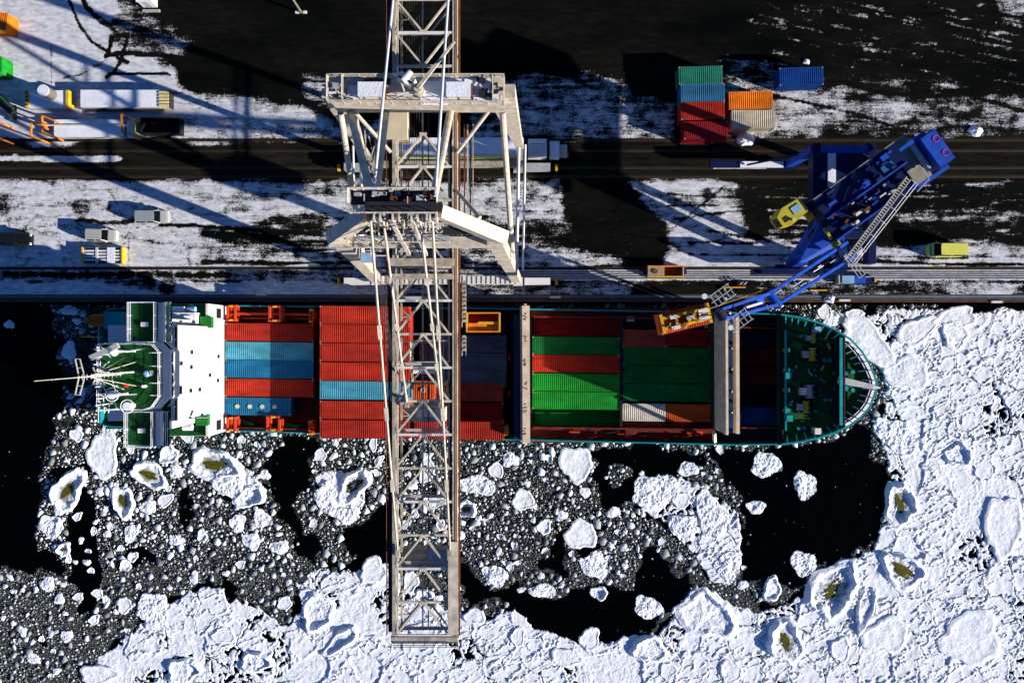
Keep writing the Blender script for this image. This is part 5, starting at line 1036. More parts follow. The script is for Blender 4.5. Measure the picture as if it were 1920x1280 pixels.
for i in range(ny + 1):
    y = BY0 + i * sp; land = y > 26
    if 20.5 < y < 25: continue
    piece('cross_beam', CREAM if i % 2 else WHITE, lambda q: q.bar((XC - 3.0, y, BZ - .15), (XC + 2.92, y, BZ - .15), .24, .24))
    if i % 2 == 0: piece('cross_beam', GREY, lambda q: q.bar((XC - 2.9, y + .35, BZ - 1.3), (XC + 2.92, y + .35, BZ - 1.3), .3, .3))
    if i < ny:
        y2 = y + sp
        for s in (-1, 1):
            xs = XC + (2.6 if s > 0 else -2.95)
            if land: a, b = (XC - .1, y, BZ - .15), (xs, y2, BZ - .15)
            else: a, b = (XC - .1, y2, BZ - .15), (xs, y, BZ - .15)
            piece('diagonal_brace', CREAM, lambda q: q.bar(a, b, .2, .2))
            if i % 2 == 0: piece('lower_brace', PALEBLUE if False else GREY, lambda q: q.bar((a[0], a[1], BZ - 1.9), (b[0], b[1], BZ - 1.9), .16, .16))
        piece('gusset_plate', CREAM, lambda q: q.box((XC - .1, (y if land else y2) - (.1 if not land else -.1), BZ - .02), (.75, .3, .05)))
        if i % 3 == 0: piece('stub_brace', CREAMD, lambda q: (q.bar((XC - 2.9, y2 - .6, BZ - 1.3), (XC - 1.6, y2 - 1.6, BZ - 1.3), .1), q.bar((XC - 2.9, y2 - 1.7, BZ - 1.3), (XC - 1.6, y2 - 1.6, BZ - 1.3), .1)))
def wires(q):
    for k in range(7):
        x = XC - 1.9 + k * .26; q.tube((x, 12, BZ - .9), (x, BY1, BZ - .9), .025, 4); x = XC + .9 + k * .16; q.tube((x, 9, BZ + 1.2), (x + .5, -18, BZ + .2), .02, 4)
    for k in range(5): x = XC - 4.4 + k * .12; q.tube((x, 9.6, 37), (x + .9, -2, BZ + .4), .02, 4)
piece('hoist_ropes', DARKST, wires)
for k, px in enumerate((871, 877, 882, 887)):
    x = at(px, 300, 29.5).x; piece('cable_tray', [RUSTY, GREY, DARKST, CREAMD][k], lambda q: q.box((x, 17.5, 29.5), (.16 if k < 3 else .1, 10.5, .16)))
piece('tip_beam', CREAMD, lambda q: q.box((XC, BY0 - .35, BZ - .4), (6.9, .5, .9))); piece('tip_walkway', DARKST, lambda q: q.box((XC, BY0 - .8, BZ - .6), (6.9, .35, .08)))
def tiprail(q): railing(q, [(XC - 3.4, BY0 - .95, BZ - .55), (XC + 3.4, BY0 - .95, BZ - .55)], 1.0, 2, .035, 1.0)
piece('tip_railing', DARKST, tiprail)
# forestays with link plates
for s in (-1, 1):
    for (yt, dx, y0) in ((-21.5, 2.7, 9.2), (-6.3, 1.75, 9.2)):
        a = V3((XC + s * (2.55 if dx > 2 else 1.5) - (.2 if s > 0 else .3), YF2 - .6, ZA + .1)); b = V3((XC + s * dx, yt, BZ + .2))
        piece('forestay', CREAM, lambda q: q.tube(a, b, .115, 8))
        for t in (.28, .52, .75): p = a.lerp(b, t); p2 = a.lerp(b, t + .04); piece('link_plate', CREAM, lambda q: q.bar(p, p2, .34, .22))
        piece('stay_anchor', CREAMD, lambda q: q.box(b - V3((0, 0, .1)), (.4, 1.0, .5)))
# trolley, cab, spreader frame
piece('trolley_frame', CREAMD, lambda q: [q.bar((XC + x0, y0, BZ - 1.6), (XC + x1, y1, BZ - 1.6), .26, .3) for x0, y0, x1, y1 in ((-1.4, 0, 2.5, 0), (-1.4, -6.6, 2.5, -6.6), (-1.4, 0, -1.4, -6.6), (2.5, 0, 2.5, -6.6), (-1.4, -4.4, 2.5, -4.4), (-1.4, -2.2, 2.5, -2.2))])
def tr(q): railing(q, [(XC - 1.5, .1, BZ - 1.4), (XC + 2.6, .1, BZ - 1.4), (XC + 2.6, -2.1, BZ - 1.4), (XC - 1.5, -2.1, BZ - 1.4)], 1.1, 3, .05, 1.3, True)
piece('trolley_railing', CREAM, tr); piece('trolley_drum', WHITE, lambda q: q.tube((XC - 1.3, -3.1, BZ - 1.5), (XC + 1.6, -3.1, BZ - 1.5), .28, 12))
for (dx, y, w, d_) in ((-3.3, -5.4, 1.0, 2.0), (-2.2, -5.8, .7, 2.2), (2.9, -5.2, .8, 1.8), (2.4, -5.4, .5, 2.6)): piece('trolley_motor', GREY if dx < 0 else CREAM, lambda q: (q.box((XC + dx, y, BZ - 1.0), (w, d_ * .35, .6)), q.box((XC + dx - .1, y + .7, BZ - 1.2), (w * .5, d_ * .5, .5)), q.cyl((XC + dx, y - .6, BZ - 1.0), .3, .5, 10)))
cb = piece('operator_cab', CREAM, lambda q: q.box((XC - .1, -7.7, BZ - 3.1), (4.2, 1.5, 2.2))); piece('cab_roof', SNOWTOP, lambda q: q.box((XC + .4, -7.5, BZ - 1.97), (2.8, .9, .06)), cb); piece('cab_window', PALEBLUE, lambda q: q.box((XC + .6, -8.3, BZ - 1.98), (2.6, .35, .05)), cb); piece('cab_window', GLASS, lambda q: q.box((XC - .1, -8.47, BZ - 2.9), (3.8, .06, 1.3)), cb)
mp_ = piece('maintenance_platform', CREAMD, lambda q: q.box((XC - .1, -22.8, BZ - 2.6), (4.8, 1.9, 1.6))); piece('platform_lid', PALEBLUE, lambda q: q.box((XC + 1.2, -22.8, BZ - 1.78), (2.0, 1.8, .05)), mp_); piece('platform_lid', CREAM, lambda q: q.box((XC - 1.2, -22.6, BZ - 1.78), (2.4, .6, .05)), mp_)
for (dx, y0, y1) in ((3.95, 6.2, 1.5), (3.95, 0.5, -1.5)):
    def ladd(q):
        for k in range(int((y0 - y1) / .45)): q.box((XC + dx + .1, y0 - k * .45, BZ - 1.0 + (k % 3) * .12), (.34, .28, .3 + .1 * (k % 2)), .2 * (k % 3))
        q.box((XC + dx + .3, (y0 + y1) / 2, BZ - 1.2), (.06, y0 - y1, .06)); q.box((XC + dx - .1, (y0 + y1) / 2, BZ - 1.1), (.1, y0 - y1, .08))
    piece('cable_carrier', CREAMD, ladd)
piece('machinery_house', mat('cream_cladding', (.55, .47, .32), .6, var=.15), lambda q: q.box((XC - 2.9, 22.6, 30.2), (2.4, 3.6, 2.0)))
def ext(q):
    for i in range(12): q.bar((XC - 5.6 + ra.uniform(-.6, 1.2), 17 + ra.uniform(0, 5), 28 + ra.uniform(0, 4)), (XC - 5.2 + ra.uniform(-.6, 1.0), 17 + ra.uniform(0, 5), 28 + ra.uniform(0, 4)), .09)
    railing(q, [(XC - 6.2, 17.5, 29.5), (XC - 4.4, 17.5, 29.5), (XC - 4.4, 22, 29.5), (XC - 6.2, 22, 29.5)], 1.0, 2, .04, 1.0, True)
piece('access_stair', CREAMD, ext)
piece('front_cabinet', PALEBLUE, lambda q: q.box((XC - 5.4, 8.4, 33.0), (1.3, .9, 1.2)))
# ---------------------------------------------------------------- blue harbour crane
PV = V3((41.5, 17.0, 15.0)); ang = math.radians(215.5); U = V3((math.cos(ang), math.sin(ang), 0)); VV = V3((-U.y, U.x, 0))
BC = thing('harbour_crane', (41.5, 17.3, 0), 'dark blue slewing harbour crane with yellow cab on the quay rails', 'crane')
def Qb(u, v, z): return PV + U * u + VV * v + V3((0, 0, z - 15))
def bp(name, m, fn, parent=BC): q = MB(); fn(q); return q.build(name, m, parent)
def qbox(q, u0, u1, v0, v1, z0, z1):
    pts = [Qb(u0, v0, 0), Qb(u1, v0, 0), Qb(u1, v1, 0), Qb(u0, v1, 0)]; q.prism([(p.x, p.y) for p in pts], z0, z1)
RW, RL = at(960, 503).y, at(960, 315).y
for xx in (38.6, 45.6):
    bp('portal_girder', BLUED, lambda q: q.box((xx, (RW + RL) / 2, 11.4), (1.0, RL - RW + 1.0, 1.6)))
    bp('portal_leg', BLUEC if xx < 40 else BLUED, lambda q: q.bar((xx, RL - .2, 11.6), (xx - .2, RL, 1.4), 1.2, 1.0, .9, .8))
    for yy in (RW, RL):
        o = bp('bogie', BLUED, lambda q: q.box((xx, yy, .95), (3.0, .8, .9)))
        for k in (-1.1, -.4, .4, 1.1): bp('wheel', DARKST, lambda q: q.tube((xx + k, yy - .1, .42), (xx + k, yy + .1, .42), .31, 12), o)
# broad sloping waterside leg, slim companion, and the low sill between the bogies
bp('portal_leg', BLUED, lambda q: q.bar((44.6, 13.2, 13.5), (45.2, RW, 1.4), .9, .9, .7, .7))
bp('waterside_sill', BLUED, lambda q: (q.box((39.5, RW - .75, 2.6), (12.5, .7, 1.6)), q.box((36.5, RW - .75, 4.0), (5.0, .6, 1.3)), q.box((43.2, RW - .75, 3.8), (2.6, .6, 1.0))))
for xx in (38.6,):
    bp('portal_leg', BLUEC, lambda q: q.loft([[(xx - .35, RW - .3, 1.3), (xx + 1.2, RW - .5, 1.3), (xx + 1.2, RW + .5, 1.3), (xx - .35, RW + .5, 1.3)], [(xx - .6, 15.5, 15.2), (xx + 2.2, 12.2, 15.2), (xx + 2.3, 14.6, 15.2), (xx - .3, 17.0, 15.2)]]))
bp('portal_cross_girder', BLUEC, lambda q: q.box((42.1, RL - .3, 11.5), (6.1, .9, 1.4))); bp('portal_cross_girder', BLUED, lambda q: q.box((42.1, 13.4, 13), (6.1, .9, 1.5)))
bp('portal_deck', BLUED, lambda q: q.box((42.1, 20.6, 12.0), (6.0, 6.6, .2))); bp('snow_patch', SNOWTOP, lambda q: q.box((40.5, 21.3, 12.15), (1.0, 5.0, .1)))
sl = bp('landside_sill', BLUED, lambda q: q.box((33.2, RL - .1, 2.2), (11.4, .9, .8))); bp('snow_patch', SNOWTOP, lambda q: q.box((34.6, RL - .1, 2.65), (6.0, .85, .1)), sl); bp('sill_edge', CREAM, lambda q: q.box((31.6, RL - .62, 2.55), (7.4, .1, .12)), sl)
bp('outrigger_plate', BLUEC, lambda q: q.prism([tuple(at(x_, y_, 15.6))[:2] for x_, y_ in ((1546, 399), (1501, 492), (1516, 490), (1572, 459), (1577, 446))], [15.3, 14.7, 14.6, 14.9, 15.2], [15.9, 15.2, 15.1, 15.4, 15.7])); bp('access_boom', BLUED, lambda q: q.bar((32.5, RL - .2, 2.9), (38.2, RL + .2, 7.5), .25, .2))
bp('stair_flight', mat('stair_steel', (.38, .36, .24), .6, rust=.2), lambda q: [q.bar((43.6 + k * .35, 24.6 - k * .1, 11.5), (46.6 + k * .2, 21.8 - k * .2, 13.5), .09) for k in range(7)] + [q.bar((43.4, 24.8, 11.6), (46.0, 24.2, 11.6), .1)])
bp('slew_ring', DARKST, lambda q: q.cyl((41.5, 17.0, 12.1), 2.6, 2.9, 32))
HS = bp('machinery_house', BLUED, lambda q: (qbox(q, -7.2, 4.6, -3.1, -.35, 15.0, 18.0), qbox(q, -7.2, 4.6, -.35, 2.6, 15.0, 16.2)))
bp('house_edge', BLUEC, lambda q: (qbox(q, -7.0, 4.6, -.4, -.2, 18.0, 18.2), qbox(q, -7.2, 4.8, 2.55, 2.75, 15.6, 16.6)), HS); bp('house_gutter', mat('gutter_steel', (.2, .22, .18), .5), lambda q: qbox(q, -7.2, 4.6, -3.2, -3.08, 17.9, 18.1), HS)
bp('roof_hatch', mat('blue_hatch', (.02, .09, .22), .5), lambda q: qbox(q, -5.6, -4.0, -1.6, -.8, 18.0, 18.25), HS)
for i in range(34):
    u, v = ra.uniform(-6.6, 3.8), ra.uniform(-.1, 2.3); w, d_ = ra.uniform(.15, 1.2), ra.uniform(.1, .4); z = 16.2
    bp('engine_part', ra.choice([GREY, WHITE, BLUEC, DARKST, BLUED, PALEBLUE, RUSTY]), lambda q: qbox(q, u, u + w, v, v + d_, z, z + ra.uniform(.2, .9)), HS)
for i in range(16):
    u, v = ra.uniform(-6.6, 3.8), ra.uniform(-2.9, -.8); bp('roof_vent', ra.choice([BLUED, NAVY, BLUEC]), lambda q: qbox(q, u, u + ra.uniform(.3, 1.4), v, v + ra.uniform(.2, .8), 18.0, 18.0 + ra.uniform(.1, .5)), HS)
CW = bp('counterweight', BLUEC, lambda q: qbox(q, -12.0, -9.9, -1.6, 2.6, 14.6, 18.2))
for v in (-.6, 1.4): 
    p = Qb(-11.4, v, 18.22); bp('round_emblem', mat('pink_ring_paint', (.55, .03, .12), .5), lambda q: q.ring(p, .36, .05, 20, 5), CW)
bp('ballast_block', mat('ballast_concrete', (.24, .23, .18), .8, rust=.3, rustcol=(.05, .05, .04), bump=.02), lambda q: qbox(q, -9.6, -7.3, -3.0, 3.2, 14.4, 16.4)); bp('exhaust_pipe', GREY, lambda q: q.tube(Qb(-9.2, -2.2, 17.2), Qb(-9.2, 2.2, 17.2), .34, 12))
for v in (-1.9, 3.0): bp('counterweight_arm', BLUEC, lambda q: (q.bar(Qb(-11.0, v, 17.6), Qb(-6.6, v, 17.6), .45, .5), q.bar(Qb(-6.6, v, 17.6), Qb(-5.4, v * .7, 17.2), .35, .4)))
# cab
ca = V3((33.4, 15.35, 0)); cpts = [ca + U * u + VV * v for u, v in ((-1.3, -1.0), (-1.5, .9), (1.0, 1.15), (2.0, .7), (2.0, -.6), (.9, -1.15))]
CAB = bp('cab', YELLOWG, lambda q: q.prism([(p.x, p.y) for p in cpts], 15.9, 18.5)); 
def cabp(name, m, u0, u1, v0, v1, z0, z1):
    pts = [ca + U * u + VV * v for u, v in ((u0, v0), (u1, v0), (u1, v1), (u0, v1))]; bp(name, m, lambda q: q.prism([(p.x, p.y) for p in pts], z0, z1), CAB)
cabp('roof_panel', PALEBLUE, -1.0, .1, -.55, .35, 18.5, 18.6); cabp('roof_hatch', DARKST, .9, 1.5, -.1, .5, 18.5, 18.56); cabp('roof_lamp', WHITE, .5, .7, .6, .8, 18.5, 18.75); cabp('windscreen', GLASS, 2.0, 2.05, -.5, .6, 16.7, 18.2); cabp('rear_panel', DARKST, -1.55, -1.35, -.9, .8, 17.9, 18.55)
bp('cab_arm', BLUED, lambda q: q.bar(ca + V3((0, 0, 16.4)) - U * 1.2, Qb(3.2, -1.8, 16.2), 1.0, .7)); bp('yellow_step', YELLOWG, lambda q: qbox(q, 4.65, 5.6, -2.9, -1.0, 15.4, 15.6)); bp('yellow_step', YELLOWG, lambda q: qbox(q, 4.3, 5.3, 2.5, 3.3, 16.2, 16.5)); bp('yellow_step', YELLOWG, lambda q: qbox(q, 4.65, 4.95, .6, 2.2, 16.0, 16.3))
# boom in two straight sections bending down at the knuckle
B0, B1, B2 = at(1594, 468, 17.0), at(1450, 561, 25.0), at(1352, 590, 28.0)
side = VV
def boom_sec(a, b, w0, w1, nm):
    for s in (-1, 1): bp(nm, BLUEC, lambda q: q.bar(a + side * s * w0, b + side * s * w1, .34, .85, .30, .75))
    n = 6
    for i in range(n):
        p = a.lerp(b, (i + .3) / n); w = w0 + (w1 - w0) * i / n
        bp('boom_rung', ra.choice([BLUED, BLUEC, GREY]), lambda q: q.bar(p - side * w, p + side * w * ra.choice([1, .2]), .16, .16))
    for i in range(16): p = a.lerp(b, .1 + .5 * i / 16) - V3((0, 0, .1)); bp('ladder_rung', DARKST, lambda q: q.bar(p - side * .35, p - side * .05, .12, .06))
boom_sec(B0, B1, .95, .75, 'boom_beam'); boom_sec(B1, B2, .75, .55, 'boom_beam')
bp('boom_knuckle', BLUEC, lambda q: q.tube(B1 - side * 1.0, B1 + side * 1.0, .5, 14)); bp('boom_plate', BLUEC, lambda q: q.bar(B1.lerp(B2, .18), B1.lerp(B2, .42), 1.5, .2)); bp('boom_plate', BLUED, lambda q: q.bar(B0, B0.lerp(B1, .25), 2.2, .3)); bp('boom_pipe', WHITE, lambda q: q.bar(B1.lerp(B2, .25) + V3((0, 0, .5)), B1.lerp(B2, .55) + V3((0, 0, .5)), .22, .16))
for i in range(14): p = B0.lerp(B1, ra.uniform(.05, .95)) + side * ra.uniform(-.8, .8) + V3((0, 0, .35)); bp('hydraulic_line', ra.choice([GREY, WHITE, BLUED, PALEBLUE]), lambda q: q.bar(p, p + (B1 - B0).normalized() * ra.uniform(.6, 2.2), .09, .09))
bp('head_sheave', DARKST, lambda q: q.tube(B2 - side * .5, B2 + side * .5, .55, 16)); bp('head_lamp', WHITE, lambda q: (q.cyl(B2 + side * 1.7 + V3((0, 0, -.1)), .28, .3, 12), q.cyl(B2 - side * 2.4 + V3((-.4, 0, -.1)), .3, .3, 12)))
def head_rail(q):
    for s in (-1, 1):
        for k in range(5): o_ = B2 + U * (-.2 - .55 * k) + side * s * .8; q.tube(o_, o_ + side * s * 1.6, .05, 5)
        for k in range(3): o_ = B2 + side * s * (.9 + .7 * k); q.tube(o_ + U * .1, o_ - U * 2.6, .05, 5)
bp('head_platform', GREY, head_rail)
# pale tie lattice on the flank
T0, T1 = at(1704, 334, 20.0), at(1590, 486, 19.0)
def lattice(q):
    d = (T1 - T0).normalized(); sd = V3((-d.y, d.x, 0)).normalized()
    for k in (-.28, .28): q.bar(T0 + sd * k, T1 + sd * k, .12, .12)
    n = 34
    for i in range(n): p = T0.lerp(T1, (i + .5) / n); q.bar(p - sd * .28, p + sd * .28, .14, .06)
bp('tie_lattice', mat('galvanised_beige', (.42, .40, .30), .6, rust=.12), lattice)
def handr(q):
    d = (T1 - T0).normalized(); sd = V3((-d.y, d.x, 0)).normalized()
    for k in (.9, 1.25): q.tube(T0 + sd * k, T1 + sd * k * .8, .05, 5)
    for i in range(6): p = T0.lerp(T1, i / 6); q.tube(p + sd * .4, p + sd * 1.2, .045, 5)
bp('flank_handrail', WHITE, handr); bp('flank_walkway', BLUED, lambda q: q.bar(T0 + VV * 1.0 - V3((0, 0, 1.6)), T1 + VV * .4 - V3((0, 0, 1.6)), .7, .1))
bp('flank_platform', GREY, lambda q: [q.bar(T1 + U * a_ + VV * b_, T1 + U * c_ + VV * e_, .1, .1) for a_, b_, c_, e_ in ((-.6, -.6, -.6, 2.6), (.2, -.6, .2, 2.6), (-.6, 2.6, .2, 2.6), (-.2, -.6, -.2, 2.6), (-.6, -.6, .2, -.6))])
bp('tail_frame', GREY, lambda q: [q.bar(Qb(a_, b_, 20), Qb(c_, e_, 20), .1, .1) for a_, b_, c_, e_ in ((-7.0, .6, -7.0, 2.6), (-7.0, .6, -5.6, .6), (-7.0, 2.6, -5.0, 3.0))])
# spreader on its ropes with the orange container it carries
sa_ = at(1286, 597, 21); rz = math.atan2(-(580 - 605), (1337 - 1232)); 
HC = container(sa_.x, sa_.y, 18.1, L20, rz, 'orangered', 'orange red container hanging from the yellow spreader of the blue crane', 'containers held by cranes')
SP = thing('container_spreader', (sa_.x, sa_.y, 20.7), 'yellow spreader gripping a hanging orange container under the blue boom', 'spreader')
def sp_loc(x, y, z): return V3((sa_.x + x * math.cos(rz) - y * math.sin(rz), sa_.y + x * math.sin(rz) + y * math.cos(rz), z))
def spp(name, m, x0, y0, x1, y1, w, hh, z=20.95): q = MB(); q.bar(sp_loc(x0, y0, z), sp_loc(x1, y1, z), w, hh); return q.build(name, m, SP)
for s in (-1, 1): spp('side_beam', YELLOW, -2.7, s * .62, 2.9, s * .62, .32, .36); spp('end_beam', YELLOW, s * 2.75, -1.1, s * 2.75, 1.1, .34, .34); spp('cross_beam', YELLOW, s * 1.1, -.6, s * 1.1, .6, .3, .3)
spp('top_frame', YELLOW, -.2, -.8, 1.4, .7, .22, .2, 21.25); spp('top_frame', YELLOW, -.2, .7, 1.4, -.7, .22, .2, 21.3); spp('hydraulic_box', WHITE, 1.5, .35, 2.6, .35, .6, .4, 21.2); spp('hydraulic_box', WHITE, 1.4, -.45, 2.6, -.45, .5, .4, 21.2); spp('hydraulic_box', WHITE, -1.9, -.75, -.9, -.75, .4, .3, 21.2); spp('hydraulic_box', WHITE, -1.8, .5, -1.1, .5, .4, .3, 21.2); spp('hydraulic_box', GREY, .0, .0, .9, .0, .4, .4, 21.4)
for i in range(18): x, y = ra.uniform(-2.4, 2.5), ra.uniform(-.9, .9); spp('hose_fitting', ra.choice([WHITE, YELLOW, GREY, DARKST, YELLOW]), x, y, x + ra.uniform(-.5, .5), y + ra.uniform(-.5, .5), .1, .1, 21.3)
hk = MB()
for s in (-1, 1):
    for t in (-1, 1): hk.tube(sp_loc(.5 + .5 * s, .5 * t, 21.3), B2 + side * .4 * s + V3((0, 0, -.2)), .04, 5)
hk.build('hoist_rope', DARKST, BC)
bp('guide_rope', YELLOW, lambda q: q.tube(sp_loc(2.9, .5, 21.2), B1 + V3((-.5, 1.2, -.6)), .06, 5))
# ---------------------------------------------------------------- vehicles
def vehicle(name, pxc, pyc, rz, L, W, prof, paint, label, cat, group=None, roof_bars=0, hood_mat=None, ztop=1.4):
    """prof: belt height, roof height, glass (rear base, rear top, front top, front base) along the length as fractions from the tail"""
    zb, zr, g0, g1, g2, g3, hood_z = prof; a = at(pxc, pyc, ztop); a.z = 0; r = thing(name, a, label, cat, group); r.rotation_euler = (0, 0, rz); ORG[r.name] = Vector((0, 0, 0))
    def sec(x, w, z0, z1, ins): return [(x, -w, z0), (x, -w * 1.0, z1 - .12), (x, -w + ins, z1), (x, w - ins, z1), (x, w, z1 - .12), (x, w, z0)]
    h = W / 2; S = []
    for f, w, z in ((0, .78, zb - .12), (.03, .93, zb - .02), (.12, 1, zb), (g3 - .02, 1, zb), (g3 + .03, .99, zb - .01), (.9, .95, hood_z), (.965, .86, hood_z - .08), (1, .62, hood_z - .22)): S.append(sec(-L / 2 + f * L, h * w, .28, z, .10))
    q = MB(); q.loft(S); body = q.build('body', paint, r)
    if hood_mat: q = MB(); q.loft([sec(-L / 2 + f * L, h * w, zz - .06, zz + .012, .08) for f, w, zz in ((g3 + .01, .97, zb), (.9, .93, hood_z), (.96, .84, hood_z - .07))]); q.build('bonnet', hood_mat, r)
    def ring(f, w, z): x = -L / 2 + f * L; return [(x, -w, z), (x, w, z)]
    wb, wt = h * .95, h * .80
    x0, x1, x2, x3 = [-L / 2 + f * L for f in (g0, g1, g2, g3)]
    q = MB(); vs = [(x0, -wb, zb - .02), (x3, -wb, zb - .02), (x3, wb, zb - .02), (x0, wb, zb - .02), (x1, -wt, zr), (x2, -wt, zr), (x2, wt, zr), (x1, wt, zr)]
    q.add(vs, [(0, 1, 5, 4), (1, 2, 6, 5), (2, 3, 7, 6), (3, 0, 4, 7), (4, 5, 6, 7)]); q.build('windows', GLASS, r)
    q = MB(); e = .03; pts = [(x1 - e, -wt - .02), (x2 - .1, -wt - .02), (x2 + e, -wt * .8), (x2 + e + .03, 0), (x2 + e, wt * .8), (x2 - .1, wt + .02), (x1 - e, wt + .02), (x1 - e - .05, 0)]; q.prism(pts, zr - .02, zr + .05); rf = q.build('roof', paint, r)
    for s in (-1, 1):
        for (xa, xb) in ((x1, x0), (x2, x3)): q = MB(); q.bar((xa, s * wt, zr), (xb, s * wb, zb), .09, .09); q.build('pillar', paint, r)
        q = MB(); q.bar((x2 * .55 + x1 * .45, s * wt, zr), (x2 * .55 + x1 * .45, s * wb, zb), .09, .06); q.build('pillar', paint, r)
        q = MB(); q.box((x3 - .25, s * (h + .08), zb + .06), (.14, .2, .14)); q.build('wing_mirror', paint, r)
        q = MB(); q.box((L / 2 - .26, s * h * .66, hood_z - .13), (.34, h * .36, .16)); q.build('headlight', LAMP, r); q = MB(); q.box((-L / 2 + .08, s * h * .74, zb - .22), (.14, h * .3, .22)); q.build('tail_light', RED, r)
        for fx in (.19, .80):
            xw = -L / 2 + fx * L; q = MB(); q.tube((xw, s * (h - .22), .33), (xw, s * (h + .01), .33), .33, 16); wh = q.build('wheel', BLACK, r); q = MB(); q.tube((xw, s * (h - .02), .33), (xw, s * (h + .02), .33), .2, 12); q.build('rim', GREY, wh)
    for k in range(roof_bars):
        y = -wt * .75 + 1.5 * wt * k / max(1, roof_bars - 1); q = MB(); q.box(((x1 + x2) / 2, y, zr + .06), ((x2 - x1) * .85, .035, .03)); q.build('roof_rib', paint, rf)
    return r
WAG = (.92, 1.5, .02, .06, .60, .74, .86); SUV = (.98, 1.62, .02, .07, .56, .72, .9); VAN = (1.25, 1.95, .01, .02, .73, .86, 1.05)
vehicle('estate_car', 282, 405, 0, 4.75, 1.82, WAG, SILVER, 'silver grey estate car with a long flat roof parked in the snow', 'car', 'cars parked on the snowy quay', 0, GOLDS)
vehicle('estate_car', 187, 440, math.radians(-2), 4.3, 1.78, SUV, GOLDS, 'beige silver car with roof ribs parked beside the slatted rack', 'car', 'cars parked on the snowy quay', 3)
vehicle('estate_car', 22, 447, math.radians(-2), 4.9, 1.85, WAG, BLACKC, 'black car with pale roof rack parked at the snow edge', 'car', 'cars parked on the snowy quay', 5)
vehicle('delivery_van', 1781, 467, math.pi, 5.1, 1.95, VAN, LIME, 'lime yellow van with ribbed roof parked beside the blue crane', 'van', None, 6, mat('green_bonnet', (.10, .42, .16), .4), 1.9)
# ---------------------------------------------------------------- truck under the crane
def BX(o, name, m, x0, x1, y0, y1, z0, z1): q = MB(); q.box(((x0 + x1) / 2, (y0 + y1) / 2, (z0 + z1) / 2), (x1 - x0, y1 - y0, z1 - z0)); return q.build(name, m, o)
k4 = (CAMH - 4) / FPX
tx0, tx1, ty0, ty1 = (735 - 960) * k4, (982 - 960) * k4, (640 - 292) * k4, (640 - 262) * k4
TR = thing('lorry', ((tx0 + tx1) / 2, (ty0 + ty1) / 2, 0), 'white lorry with a long tarpaulin trailer parked under the cream crane', 'truck'); ty1 = ty0 + 2.5
BX(TR, 'trailer_box', WHITE, tx0, tx1, ty0 + .1, ty1, 1.2, 3.95); BX(TR, 'trailer_roof', SNOWTOP, tx0 + .1, tx1 - .1, ty0 + .35, ty1 - .05, 3.95, 4.0); BX(TR, 'side_rail', mat('pale_lime_rail', (.5, .55, .25), .5), tx0, tx1, ty0 - .06, ty0 + .1, 1.3, 3.9); BX(TR, 'chassis', DARKST, tx0 + .5, tx1 + 3.5, ty0 + .8, ty1 - .8, .8, 1.1)
cx0 = tx1 + .6; BX(TR, 'cab_body', WHITE, cx0, cx0 + 2.6, ty0 + .1, ty1, .9, 3.2); BX(TR, 'wind_deflector', mat('grey_white_paint', (.5, .5, .5), .5), cx0 + .1, cx0 + 2.2, ty0 + .3, ty0 + 1.7, 3.2, 3.6); BX(TR, 'sleeper_roof', SNOWTOP, cx0 + .1, cx0 + 2.3, ty1 - .7, ty1 - .1, 3.2, 3.55)
BX(TR, 'windscreen', GLASS, cx0 + 2.6, cx0 + 2.7, ty0 + .3, ty1 - .2, 2.0, 3.1); BX(TR, 'front_module', WHITE, cx0 + 3.0, cx0 + 4.4, ty0 + .15, ty1 - .15, .8, 2.6); BX(TR, 'module_roof', SNOWTOP, cx0 + 3.05, cx0 + 4.2, ty0 + .3, ty1 - .4, 2.6, 2.68); BX(TR, 'bonnet', mat('beige_bonnet', (.45, .42, .34), .5), cx0 + 4.5, cx0 + 5.5, ty0 + .4, ty1 - .4, .7, 1.7); BX(TR, 'bumper_lamp', ORANGE, cx0 + 5.5, cx0 + 5.7, ty0 + .5, ty0 + 1.0, .8, 1.5); BX(TR, 'coupling_deck', DARKST, cx0 + 2.4, cx0 + 5.5, ty0 + .6, ty1 - .6, .5, .8)
for xw in (tx0 + 1.5, tx0 + 2.8, tx0 + 4.1, tx1 - .6, tx1 + .6, cx0 + 2.2, cx0 + 4.8):
    for y in (ty0 + .25, ty1 - .25): q = MB(); q.tube((xw, y - .16, .5), (xw, y + .16, .5), .5, 16); q.build('wheel', BLACK, TR)
# ---------------------------------------------------------------- yard equipment, upper left
def A(px, py, z=0): return at(px, py, z)
a = A(90, 186, 1.6); TK = thing('tank_platform', (a.x, a.y, 0), 'white snow covered platform with yellow ends and a round drum on top', 'equipment')
x0, x1, y0, y1 = A(54, 0, 1.6).x, A(124, 0, 1.6).x, A(0, 203, 1.6).y, A(0, 169, 1.6).y
BX(TK, 'deck', GREY, x0, x1, y0, y1, .5, 1.5); BX(TK, 'snow_cover', SNOWTOP, x0 + .05, x1 - .05, y0 + .05, y1 - .05, 1.5, 1.6); BX(TK, 'end_plate', YELLOW, x0 - .4, x0 - .01, y0 + .1, y1 - .05, .3, 1.75); BX(TK, 'end_plate', YELLOW, x1 + .01, x1 + .4, y0 + .1, y1 - .05, .3, 1.75); BX(TK, 'support', DARKST, x0 + .2, x1 - .2, y0 + .3, y1 - .3, 0, .5)
for k in range(4): BX(TK, 'end_slot', DARKST, x0 - .42, x0 - .05, y0 + .35 + k * .55, y0 + .55 + k * .55, .8, 1.78)
v = A(82, 170, 3.2); q = MB(); q.cyl((v.x + .15, v.y - .1, 1.6), .78, 1.9, 24); dr = q.build('drum', mat('drum_steel', (.16, .14, .11), .5, rust=.2), TK); q = MB(); q.cyl((v.x + .15, v.y - .1, 3.5), .8, .1, 24); q.build('drum_lid', SNOWTOP, dr)
